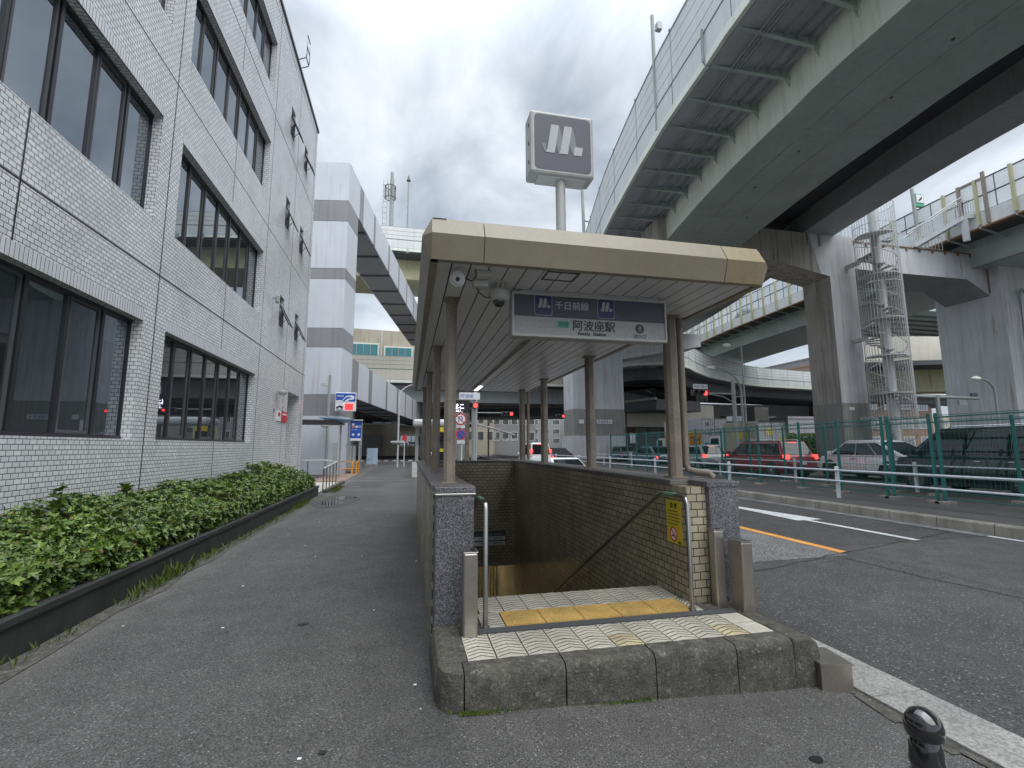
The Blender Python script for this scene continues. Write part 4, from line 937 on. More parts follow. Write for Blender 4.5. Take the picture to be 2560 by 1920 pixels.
# ---- portal pier with spiral stair
pp = thing('portal_pier', 'wide portal pier with weathered left leg, cross beam and white painted right leg', 'bridge pier', (34, 26, .15))
def beam_xz(pts, y0, y1, m, mside=None):
    mb = MB(); n = len(pts); A = [(x, y0, z) for x, z in pts]; B = [(x, y1, z) for x, z in pts]
    mb.add(A+B, [tuple(range(n))], m); mb.add(A+B, [tuple(range(2*n-1, n-1, -1))]+[(i, (i+1) % n, n+(i+1) % n, n+i) for i in range(n)], mside or m); return mb
beam_xz([(14.5, 13.9), (22.0, 13.45), (26.7, 12.6), (28.75, 12.6), (28.75, 15.44), (14.5, 15.44)], 24.8, 27.0, 'concrete_raw').build('cap_beam', pp)
mb = MB(); mb.box(26.7, 28.75, 24.801, 27.0, 4.3, 12.6, 'concrete_raw', skip=('-y',)); mb.quad((26.7, 24.8, 4.3), (28.75, 24.8, 4.3), (28.75, 24.8, 12.6), (26.7, 24.8, 12.6), 'concrete_white'); mb.build('leg', pp)
mb = MB(); mb.quad((25.4, 24.79, 13.05), (26.9, 24.79, 12.6), (28.75, 24.79, 12.6), (28.75, 24.79, 15.44), (24.7, 24.79, 15.44), 'concrete_white') if False else mb.poly([(25.3, 24.792, 15.44), (26.0, 24.792, 12.75), (26.7, 24.792, 12.6), (28.75, 24.792, 12.6), (28.75, 24.792, 15.44)], 'concrete_white'); mb.build('painted_face', pp)
mb = MB(); mb.box(26.68, 28.77, 24.78, 27.02, .1, 4.3, 'concrete'); mb.build('leg_base', pp)
mb = MB()
for x in (26.1, 25.2): MB().box(x-.07, x+.07, 24.70, 24.79, 14.6, 15.4, 'steel_grey').build('bracket', pp)
mb.box(27.2, 27.6, 24.77, 24.779, 3.85, 4.05, 'white_sheet'); mb.build('notice', pp)
beam_xz([(28.8, 13.5), (39.1, 13.5), (41.15, 12.4), (41.15, 15.44), (28.8, 15.44)], 25.3, 28.3, 'concrete_white', 'steel_grey').build('cross_beam', pp)
mb = MB(); mb.box(41.15, 52, 24.6, 29, .1, 15.3, 'concrete_white'); mb.build('leg', pp)
mb = MB()
for x in [29.3+i*1.15 for i in range(11)]: mb.box(x-.06, x+.06, 25.22, 25.3, 15.2, 15.42, 'rusty')
mb.box(41.05, 41.18, 25.25, 25.3, 12.6, 15.44, 'rusty'); mb.box(28.8, 41.15, 25.24, 25.299, 15.40, 15.47, 'rusty'); mb.build('rust_bracket', pp)
mb = MB(); mb.tube([(43.2, 24.4, 12.4), (42.7, 24.4, 12.7), (42.4, 24.4, 12.2), (42.4, 24.4, 9.5), (42.5, 24.4, .2)], .1, 'steel_grey', 8); mb.build('drainpipe', pp)
# steel walkway rail on the beam
def railing(mb, pts, h, m, step=.25, wd=.03, mid=True):
    for a, b_ in zip(pts, pts[1:]):
        a, b_ = Vector(a), Vector(b_); up_ = Vector((0, 0, h)); n = max(1, int((b_-a).length/step))
        mb.bar(a+up_, b_+up_, wd*1.5, m); mb.bar(a+up_*.12, b_+up_*.12, wd, m)
        for i in range(n+1):
            p = a.lerp(b_, i/n); mb.bar(p, p+up_, wd, m)
ws = thing('access_stair', 'white steel stairs with railings climbing from the pier beam to the upper road', 'stairs', (35, 25.6, 15.44))
mb = MB(); railing(mb, [(28.2, 25.35, 15.46), (31.0, 25.35, 15.46), (37.3, 25.35, 15.46)], 1.05, 'steel_white', .3); railing(mb, [(28.4, 27.9, 15.46), (36, 27.9, 15.46)], 1.05, 'steel_white', .4); mb.build('walkway_railing', ws)
mb = MB(); SA, SB_ = Vector((34.5, 25.15, 15.46)), Vector((36.9, 23.55, 17.15)); h_ = (SB_-SA).normalized(); hr = Vector((h_.y, -h_.x, 0)).normalized()
ld = Vector((SB_.x-SA.x, SB_.y-SA.y, 0)).normalized()
for o_ in (0, 1.0):
    a_, b_ = SA-hr*o_, SB_-hr*o_; c_ = b_+ld*.7
    mb.bar(a_+Vector((0, 0, .1)), b_, .05, 'steel_white', .28); mb.bar(b_, c_, .05, 'steel_white', .28)
    railing(mb, [a_+Vector((0, 0, .2)), b_+Vector((0, 0, .15)), c_+Vector((0, 0, .15))], 1.0, 'steel_white', .13, .025)
    mb.tube([a_+Vector((-.3, .15, 1.05)), b_+Vector((0, 0, 1.45))], .05, 'steel_white', 6)
n_ = 9
for i in range(n_):
    p = SA.lerp(SB_, (i+.5)/n_); mb.bar(p, p-hr*1.0, .26, 'steel_white', .03)
mb.bar(SB_+ld*.35, SB_+ld*.35-hr*1.0, .7, 'steel_white', .03); mb.build('flight', ws)
MB().bar((36.95, 23.6, 15.44), (36.95, 23.6, 17.0), .28, 'steel_white').build('support', ws)
mb = MB(); mb.box(37.3, 37.42, 23.9, 24.1, 17.2, 19.6, 'column_brown'); mb.box(37.3, 37.42, 22.4, 22.6, 16.3, 19.9, 'column_brown'); mb.box(37.3, 37.4, 22.6, 23.9, 19.4, 19.55, 'column_brown'); mb.build('doorway_frame', ws)
# spiral stair
sp = thing('spiral_stair', 'caged white spiral staircase climbing beside the weathered pier leg', 'spiral staircase', (28.85, 22.9, .15))
SX, SY, SR = 28.75, 23.25, 1.12
MB().tube([(SX, SY, .15), (SX, SY, 16.7)], .27, 'steel_white', 16).build('centre_pole', sp, smooth=True)
MB().lathe([(.38, 0), (.9, .02), (.9, .06), (.36, .08)], (SX, SY, 16.6), 'steel_white', 16).build('pole_cap', sp) if False else MB().tube([(SX-.5, SY, 16.72), (SX+.5, SY+.1, 16.8)], .04, 'steel_dark', 6).build('cap_bar', sp)
mb = MB(); z = .5; i = 0; TR = []
while z < 14.6:
    a = -i*2*pi/13.5+1.0; da = .30; TR.append((a, z))
    r0, r1 = .26, SR-.08
    for dz in (0,):
        mb.add([(SX+r0*cos(a-da*1.3), SY+r0*sin(a-da*1.3), z), (SX+r1*cos(a-da*.55), SY+r1*sin(a-da*.55), z), (SX+r1*cos(a+da*.55), SY+r1*sin(a+da*.55), z), (SX+r0*cos(a+da*1.3), SY+r0*sin(a+da*1.3), z)]+
               [(SX+r0*cos(a-da*1.3), SY+r0*sin(a-da*1.3), z+.045), (SX+r1*cos(a-da*.55), SY+r1*sin(a-da*.55), z+.045), (SX+r1*cos(a+da*.55), SY+r1*sin(a+da*.55), z+.045), (SX+r0*cos(a+da*1.3), SY+r0*sin(a+da*1.3), z+.045)],
               [(0,1,2,3), (7,6,5,4), (0,1,5,4), (1,2,6,5), (2,3,7,6), (3,0,4,7)], 'panel_grey')
    z += .2; i += 1
mb.build('tread', sp)
mb = MB(); mb.tube([(SX+(SR-.1)*cos(a), SY+(SR-.1)*sin(a), z+.95) for a, z in TR], .022, 'steel_white', 6); mb.tube([(SX+(SR-.1)*cos(a), SY+(SR-.1)*sin(a), z+.02) for a, z in TR], .022, 'steel_white', 6); mb.build('spiral_rail', sp)
mb = MB()
for k in range(40):
    a = 2*pi*k/40; x, y = SX+SR*cos(a), SY+SR*sin(a)
    mb.bar((x, y, 2.6), (x, y, 16.75), .02, 'steel_white')
for z in (2.6, 7.0, 11.6, 15.4, 16.75):
    mb.tube([(SX+SR*cos(a), SY+SR*sin(a), z) for a in [2*pi*k/24 for k in range(25)]], .02, 'steel_white', 6, cap=False)
mb.build('cage', sp)
for z, a0 in ((4.7, 2.6), (7.0, 2.6), (9.3, 2.6), (12.1, 2.6), (14.75, 2.6)):
    pts = [(SX+.15*cos(a0-.0), SY+.15*sin(a0), z)]+[(SX+SR*.97*cos(a), SY+SR*.97*sin(a), z) for a in [a0-.2+2.6*k/10 for k in range(11)]]
    MB().prism(pts, (0, 0, .08), 'steel_white').build('landing', sp)
mb = MB()
for z in (3.2, 8.2, 13.2): mb.box(SX-SR+.3, SX-SR+.6, SY+.7, SY+1.53, z, z+.2, 'steel_white')
mb.build('wall_tie', sp)
t = thing('access_gate_stub', 'short steel railing and landing behind the spiral cage on the pier cap', 'railing', (27, 25.5, 15.44))
mb = MB(); railing(mb, [(25.8, 25.0, 15.46), (28.2, 25.0, 15.46)], 1.1, 'steel_white', .18); mb.prism([(25.9, 25.6, 16.2), (26.6, 25.6, 16.8), (28.1, 25.6, 16.3), (27.6, 25.6, 15.6)], (0, .1, 0), 'steel_white'); mb.build('railing_run', t)

# ---- straight upper viaduct on the right with clear screens
def screen_viaduct(name, lab, path, zb, zt, wdt, gz0, step=2.0):
    v = thing(name, lab, 'viaduct', (path[0][0], path[0][1], zb)); P = dense(path, 2.5); S = arclen(P)
    MB().sweep(P, [(0, zb), (.3, zb), (.3, zb+1.0), (0, zb+1.0)], 'barrier_white').build('parapet', v)
    MB().sweep(P, [(-.06, zb-.12), (.4, zb-.12), (.4, zb-.01), (-.06, zb-.01)], 'rusty').build('edge_flange', v)
    MB().sweep(P, [(.3, zb), (wdt, zb), (wdt, zb+.3), (.3, zb+.3)], 'steel_dark').build('deck', v)
    MB().sweep(P, [(2.2, gz0), (wdt-2, gz0), (wdt-2, zb), (2.2, zb)], 'steel_green').build('girder', v)
    MB().sweep(P, [(2.15, gz0-.05), (2.6, gz0-.05), (2.6, gz0), (2.15, gz0)], 'steel_grey').build('girder_flange', v)
    MB().sweep(P, [(.1, zb+1.02), (.14, zb+1.02), (.14, zt), (.1, zt)], 'screen_panel').build('screen', v)
    s = step/2
    while s < S[-1]:
        mb = MB(); p, d = at_s(P, S, s); r = Vector((d.y, -d.x)); q = p-r*.08; mb.bar((q.x, q.y, zb+.1), (q.x, q.y, zt+.05), .17, 'steel_yellow'); q2 = p+r*2.2; mb.bar((q.x, q.y, zb-.1), (q2.x, q2.y, zb-.5), .1, 'steel_green'); s += step; mb.build('post', v)
    mb = MB()
    for z in (zb+1.02, (zb+1.02+zt)/2, zt): mb.sweep(P, [(.06, z-.03), (.16, z-.03), (.16, z+.03), (.06, z+.03)], 'steel_dark')
    s = step
    while s < S[-1]:
        p, d = at_s(P, S, s); r = Vector((d.y, -d.x)); q = p+r*.08; mb.bar((q.x, q.y, zb+1), (q.x, q.y, zt), .04, 'steel_dark'); s += step
    mb.build('screen_frame', v); return v
screen_viaduct('screen_viaduct', 'rusty edged viaduct with clear screens and yellowed posts passing behind the portal pier', [(37.4, -12), (37.4, 8), (37.4, 20), (37.5, 26), (38, 32), (38.6, 38), (39, 45), (39.4, 52), (40.4, 60), (42, 70), (45, 85)], 16.25, 19.5, 12, 14.4)
t = thing('camera_mast', 'bent mast with a green white indicator box on the rusty edged viaduct', 'mast', (36.4, 26.6, 16.3))
MB().tube([(37.4, 26.5, 16.6), (37.1, 26.6, 17.3), (36.9, 26.6, 18.2), (36.85, 26.6, 20.9)], .12, 'steel_grey', 8).build('pole', t, smooth=True)
MB().box(36.95, 37.75, 26.5, 26.7, 19.5, 20.5, 'sign_green').build('indicator', t); MB().box(37.03, 37.67, 26.46, 26.5, 19.8, 20.42, 'white_sheet').build('panel', t)
MB().prism([(37.15, 26.45, 19.95), (37.5, 26.45, 20.3), (37.55, 26.45, 20.12), (37.25, 26.45, 19.9)], (0, .01, 0), 'black').build('symbol', t)
# cream viaduct and its pier far right, green ribbed roof of another one
v = thing('cream_viaduct', 'low cream panelled viaduct seen under the cross beam behind the spiral stair', 'viaduct', (52, 52, 8))
P = dense([(44, 46), (60, 54), (80, 62)], 4); P = dense([(52, 50), (60, 46.5), (90, 42)], 4)
MB().sweep(P, [(0, 10.1), (.3, 10.1), (.3, 15.1), (0, 15.1)], 'barrier_cream').build('panel', v); MB().sweep(P, [(.3, 10.1), (9, 10.1), (9, 10.6), (.3, 10.6)], 'steel_dark').build('deck', v); MB().sweep(P, [(3, 7.6), (5.5, 7.6), (5.5, 10.1), (3, 10.1)], 'steel_yellow').build('girder', v)
mb = wall_posts(P, -.05, 10.1, 15.2, 3.4, .12, 'steel_pale'); mb.build('panel_joint', v)
mb = MB(); mb.box(60.5, 66, 40, 42.9, .1, 14.6, 'concrete_white'); mb.build('pier', v, bevel=.5)
v = thing('ribbed_roof', 'dark green ribbed underside of a distant ramp between the pier legs', 'viaduct', (60, 60, 16))
P = dense([(46, 64), (60, 60), (85, 60)], 3); MB().sweep(P, [(0, 17.2), (12, 19.2), (12, 19.5), (0, 17.5)], 'steel_green').build('soffit', v)
mb = MB()
for k in range(9): mb.sweep(P, [(1.3*k, 17.0+.22*k), (1.3*k+.15, 17.0+.22*k), (1.3*k+.15, 17.3+.22*k), (1.3*k, 17.3+.22*k)], 'steel_dark')
mb.build('rib', v)

# ---- pier in the median with cap
wp = thing('median_pier', 'white painted square pier with grey band and cantilever cap in the median', 'bridge pier', (19, 47.5, .1))
mb = MB(); mb.box(16.4, 22.0, 46, 49, 5.45, 10.78, 'concrete_white'); mb.box(16.4, 22.0, 46, 49, 2.75, 5.45, 'concrete'); mb.build('shaft', wp)
mb = MB(); mb.box(16.15, 22.0, 45.9, 49.1, 0, 2.72, 'concrete_white'); mb.build('base', wp)
mb = MB(); mb.box(16.0, 22.2, 45.6, 49.3, -.1, .35, 'concrete_kerb'); mb.build('plinth', wp, bevel=.05)
beam_xz([(16.38, 10.78), (22.0, 10.78), (31.4, 12.55), (31.4, 13.9), (16.38, 13.9)], 45.98, 49.02, 'concrete_white').build('cap', wp)
MB().box(18.9, 20.6, 45.96, 45.99, 3.95, 4.35, 'white_sheet').build('notice', wp); text('阿波座東 6', .3, FX(19.0, 45.955, 4.05), 'text_dark', 'lettering', wp)
MB().box(17.0, 17.5, 45.96, 45.99, 3.95, 4.35, 'white_sheet').build('notice', wp)

# ---- curved ramp behind
cr = thing('curved_ramp', 'white barrier ramp with green lines sweeping round behind the median pier', 'ramp', (36, 55, 10))
PR = dense([(70, 67), (60, 65.6), (52.5, 64), (44.1, 59.6), (39.8, 57), (35.3, 53.5), (31.0, 49.0), (27, 42.5), (25, 36), (24.5, 30)][::-1], 2)
PR = dense([(19.0, 70), (20.5, 62), (22.6, 55), (26.5, 49.8), (31.0, 49.6), (35.3, 53.2), (39.8, 57), (44.1, 59.6), (52.5, 64), (60, 65.6), (75, 67.5), (110, 70)], 2)
noise_barrier(PR, cr, 11.0, 14.0, 0, step=3.5, side=-1, low=.9, lines=4)
MB().sweep(PR, [(-.1, 10.9), (-15, 10.9), (-15, 11.3), (-.1, 11.3)], 'steel_grey').build('deck', cr)
MB().sweep(PR, [(-1.8, 9.5), (-5.2, 9.5), (-5.2, 10.9), (-1.8, 10.9)], 'steel_dark').build('girder', cr); MB().sweep(PR, [(-8.5, 9.5), (-12.5, 9.5), (-12.5, 10.9), (-8.5, 10.9)], 'steel_dark').build('girder', cr)
# ---- long crossing viaduct (lower)
va = thing('crossing_viaduct', 'low cream barrier viaduct with green stripe crossing behind the whole junction', 'viaduct', (5, 60, 9))
PA = dense([(-45, 60), (-20, 60), (0, 60), (20, 60), (30, 61), (38, 67), (46, 78)], 4)
noise_barrier(PA, va, 9.55, 12.8, 0, cream=True, step=3.0, low=1.3, lines=3)
MB().sweep(PA, [(.1, 9.5), (-12, 9.5), (-12, 9.9), (.1, 9.9)], 'steel_dark').build('deck', va) if False else MB().sweep(PA, [(-.1, 9.45), (-12, 9.45), (-12, 9.9), (-.1, 9.9)], 'steel_dark').build('deck', va)
MB().sweep(PA, [(-2, 7.4), (-9, 7.4), (-9, 9.45), (-2, 9.45)], 'steel_grey').build('girder', va)
# darker underpass ramp
dr = thing('dark_ramp', 'dark curving ramp with thin vertical railing passing under the crossing viaduct', 'ramp', (15, 70, 7))
PD = dense([(-30, 74), (0, 71), (12, 69), (20, 66), (26, 60), (29, 52)], 3)
MB().sweep(PD, [(0, 6.0), (-8, 6.0), (-8, 7.3), (-.2, 7.3)], 'steel_dark').build('girder', dr); MB().sweep(PD, [(.1, 7.2), (-.2, 7.2), (-.2, 7.5), (.1, 7.5)], 'concrete').build('edge_beam', dr)
wall_posts(PD, 0, 7.4, 8.6, .45, .05, 'steel_dark', 40).sweep(PD, [(-.03, 8.55), (.03, 8.55), (.03, 8.62), (-.03, 8.62)], 'steel_dark').build('railing', dr)
for x in (-8, 6, 34, 52): MB().box(x-1.2, x+1.2, 62, 65, 0, 7.5, 'concrete').build('pier', va)
# ---- upper crossing viaduct on the left
vb = thing('upper_viaduct', 'high white barrier viaduct with yellowed girder behind the pale box beams', 'viaduct', (0, 55, 24))
PB = dense([(-50, 56), (-12, 55), (0, 55), (8, 55), (20, 57), (40, 62)], 4)
noise_barrier(PB, vb, 24.5, 27.4, 0, step=2.6, low=1.0, lines=3)
MB().sweep(PB, [(-.1, 24.3), (-12, 24.3), (-12, 24.8), (-.1, 24.8)], 'steel_dark').build('deck', vb)
MB().sweep(PB, [(-2.2, 21.9), (-9, 21.9), (-9, 24.3), (-2.2, 24.3)], 'steel_yellow').build('girder', vb)
mb = wall_posts(PB, 1.1, 23.9, 24.4, 2.6, .25, 'steel_green'); mb.build('bracket', vb)

# ---- left portal: banded square tower with two long box beams
lp = thing('banded_pier', 'white square pier with grey bands carrying two long panelled box beams', 'bridge pier', (-5.5, 31.5, 0))
br_ = radians(9.1); dv = Vector((sin(br_), cos(br_))); pr_ = Vector((dv.y, -dv.x)); p0 = Vector((-4.07, 30))
def ob(mb, t0, t1, o0, o1, z0, z1, m, skip=()):
    """box in the frame of the tower: t along the beam, o to the right of the corner line"""
    q = [p0+dv*t+pr_*o for t, o in ((t0, o0), (t0, o1), (t1, o1), (t1, o0))]
    mb.add([(p.x, p.y, z0) for p in q]+[(p.x, p.y, z1) for p in q], [(3,2,1,0), (4,5,6,7), (0,1,5,4), (1,2,6,5), (2,3,7,6), (3,0,4,7)], m)
zs_ = [(0, 3.5, 0), (3.5, 4.75, 1), (4.75, 7.65, 0), (7.65, 8.85, 1), (8.85, 11.97, 0), (11.97, 12.66, 1), (12.66, 15.77, 0), (15.77, 17.15, 1), (17.15, 19.75, 0)]
for z0, z1, g in zs_:
    mb = MB(); ob(mb, 0, 2.35, -2.8, 0, z0+.012, z1-.012, 'panel_grey' if g else 'panel_white'); mb.build('tower_panel', lp)
mb = MB(); ob(mb, .03, 2.3, -2.77, -.03, 0, 19.7, 'steel_dark'); mb.build('tower_core', lp)
for z0, z1, tt in ((17.2, 19.72, [(2.36, 2.6, 0), (2.6, 3.6, 1), (3.6, 6.7, 0), (6.7, 7.3, 1), (7.3, 12.3, 0), (12.3, 12.9, 1), (12.9, 17.2, 0), (17.2, 17.8, 1), (17.8, 22, 0), (22, 22.6, 1), (22.6, 27, 0), (27, 27.6, 1), (27.6, 32, 0), (32, 32.6, 1), (32.6, 44, 0)]),
                   (4.88, 7.42, [(2.36, 3.96, 1), (3.96, 6.92, 0), (6.92, 8.0, 1), (8.0, 13.06, 0), (13.06, 13.8, 1), (13.8, 18.2, 0), (18.2, 19.2, 1), (19.2, 23, 0), (23, 23.7, 1), (23.7, 28, 0), (28, 28.7, 1), (28.7, 32, 0), (32, 32.7, 1), (32.7, 44, 0)])):
    for a, b_, g in tt:
        mb = MB(); ob(mb, a+.012, b_-.012, -2.8, 0, z0, z1, 'panel_grey' if g else 'panel_white'); mb.build('beam_panel', lp)
    mb = MB(); ob(mb, 2.4, 44, -2.76, -.04, z0+.02, z1-.03, 'steel_dark')
    for k in range(9): ob(mb, 4.5+k*4.4, 4.8+k*4.4, -2.7, -.1, z0-.1, z0-.002, 'steel_dark')
    mb.build('beam_core', lp)
    mb = MB(); ob(mb, 2.4, 44, -2.7, -.08, z0-.018, z0-.004, 'panel_grey' if z0 > 10 else 'slate'); mb.build('beam_soffit', lp)
mb = MB(); ob(mb, 43, 44, -1.0, 0, 0, 4.8, 'concrete_white'); mb.build('far_leg', lp)
# camera tower and lamp far behind
t = thing('ladder_mast', 'thick grey mast with ladder and round platform rising behind the box beam', 'mast', (-3, 60, 20))
MB().tube([(-2.75, 60, 20), (-2.85, 60, 36.2)], .3, 'steel_grey', 10, r1=.26).tube([(-2.87, 60, 36), (-2.87, 60, 37.2)], .2, 'steel_grey', 8).build('pole', t)
mb = MB()
for k in range(16): mb.tube([(-3.4, 59.9, 24+k*.75), (-3.9, 59.7, 24+k*.75)], .04, 'steel_white', 4)
for x in (-3.4, -3.9): mb.tube([(x, 59.8, 22), (x, 59.8, 36)], .05, 'steel_white', 4)
mb.build('ladder', t)
mb = MB()
for z in (33.6, 35.2): mb.tube([(-3.05+.68*cos(a), 60+.68*sin(a), z) for a in [2*pi*k/14 for k in range(15)]], .06, 'steel_dark', 4, cap=False)
for k in range(10): mb.tube([(-3.05+.68*cos(.63*k), 60+.68*sin(.63*k), 33.6), (-3.05+.68*cos(.63*k), 60+.68*sin(.63*k), 35.2)], .04, 'steel_dark', 4)
mb.tube([(-3.9, 60, 26), (-4.3, 60, 28.2)], .07, 'steel_dark', 4); mb.tube([(-3.9, 60, 25), (-4.4, 60, 26.5)], .07, 'steel_dark', 4); mb.build('platform', t)
t = thing('slim_pole', 'slim lightning pole standing right of the ladder mast above the high viaduct', 'pole', (-.77, 60, 24))
MB().tube([(-.77, 60, 24), (-.77, 60, 37)], .13, 'steel_grey', 8, r1=.07).lathe([(.1, 0), (.28, .1), (.1, .6), (.03, .9)], (-.77, 60, 36.2), 'steel_dark', 8).build('shaft', t)

# ================================================================== GUARD RAILS AND FENCES
def guard_rail(x, ysp, zg, lab, h=.87):
    t = thing('guard_rail', lab, 'guard rail', (x, ysp[0], zg), 'white pipe guard rails')
    for y in ysp:
        MB().tube([(x, y, zg-.02), (x, y, zg+h-.02)], .055, 'white_paint', 14).lathe([(.056, 0), (.05, .015), (.02, .03), (.001, .033)], (x, y, zg+h-.02), 'white_paint', 14).build('post', t, smooth=True)
    for z in (h-.10, h-.40):
        MB().tube([(x-.075, ysp[0]-2.6, zg+z), (x-.075, ysp[-1]+1, zg+z)], .027, 'white_paint', 10).build('rail', t, smooth=True)
    b = MB()
    for y in ysp:
        for z in (h-.10, h-.40): b.box(x-.06, x-.03, y-.02, y+.02, zg+z-.03, zg+z+.03, 'white_paint'); b.tube([(x-.105, y, zg+z), (x-.045, y, zg+z)], .01, 'steel_grey', 6)
    b.build('bracket', t)
guard_rail(11.98, [1.6, 6.55, 11.5, 16.2, 21.8, 27.2, 32.6, 38], .15, 'white two pipe guard rail on the near edge of the median')
guard_rail(15.75, [2.3, 7.3, 12.25, 17.1, 22, 27, 32, 37], .15, 'white two pipe guard rail behind the green fences facing the traffic', .93)
fence_n = 0
def fence(x, runs, zg, h, lab):
    t = thing('mesh_fence', lab, 'fence', (x, runs[0][0], zg), 'green wire mesh fences on the median')
    for posts in runs:
        for y in posts:
            MB().tube([(x, y, zg), (x, y, zg+h)], .042, 'green_paint', 10).lathe([(.045, 0), (.045, .02), (.03, .035)], (x, y, zg+h), 'green_paint', 10).build('post', t, smooth=True)
            MB().box(x-.16, x+.16, y-.16, y+.16, zg-.05, zg+.07, 'kerb_block').build('footing', t, bevel=.02) if y < 24 else None
        for a, b_ in zip(posts, posts[1:]):
            p = MB(); n = max(2, int((b_-a)/.10)); wv = .0032
            for i in range(1, n): y = a+(b_-a)*i/n; p.box(x-.045-wv/2, x-.045+wv/2, y-wv/2, y+wv/2, zg+.12, zg+h-.06, 'green_paint', skip=('-z', '+z'))
            for j in range(11): z = zg+.15+j*(h-.25)/10; p.box(x-.05-wv/2, x-.05+wv/2, a+.04, b_-.04, z-wv/2, z+wv/2, 'green_paint', skip=('-y', '+y'))
            p.tube([(x-.03, a, zg+h-.07), (x-.03, b_, zg+h-.07)], .018, 'green_paint', 6); p.tube([(x-.03, a, zg+.13), (x-.03, b_, zg+.13)], .014, 'green_paint', 6)
            p.tube([(x-.08, a, zg+h-.03), (x-.08, b_, zg+h-.03)], .008, 'green_paint', 5)
            p.build('mesh_panel', t)
fence(13.25, [[2.0, 4.0, 6.0, 7.7, 9.65], [9.83, 10.95], [11.12, 12.6, 14.1, 16.1, 18.1, 20.2, 22.6, 25, 27.4, 29.9]], .15, 2.25, 'green wire mesh fence nearer the road with paired gate posts')
fence(15.1, [[5.2, 7.2, 9.2, 11.2, 12.4, 14.9, 16.9, 18.9, 20.9, 23, 25, 27, 29.9]], .15, 2.2, 'green wire mesh fence standing second behind the nearer one')

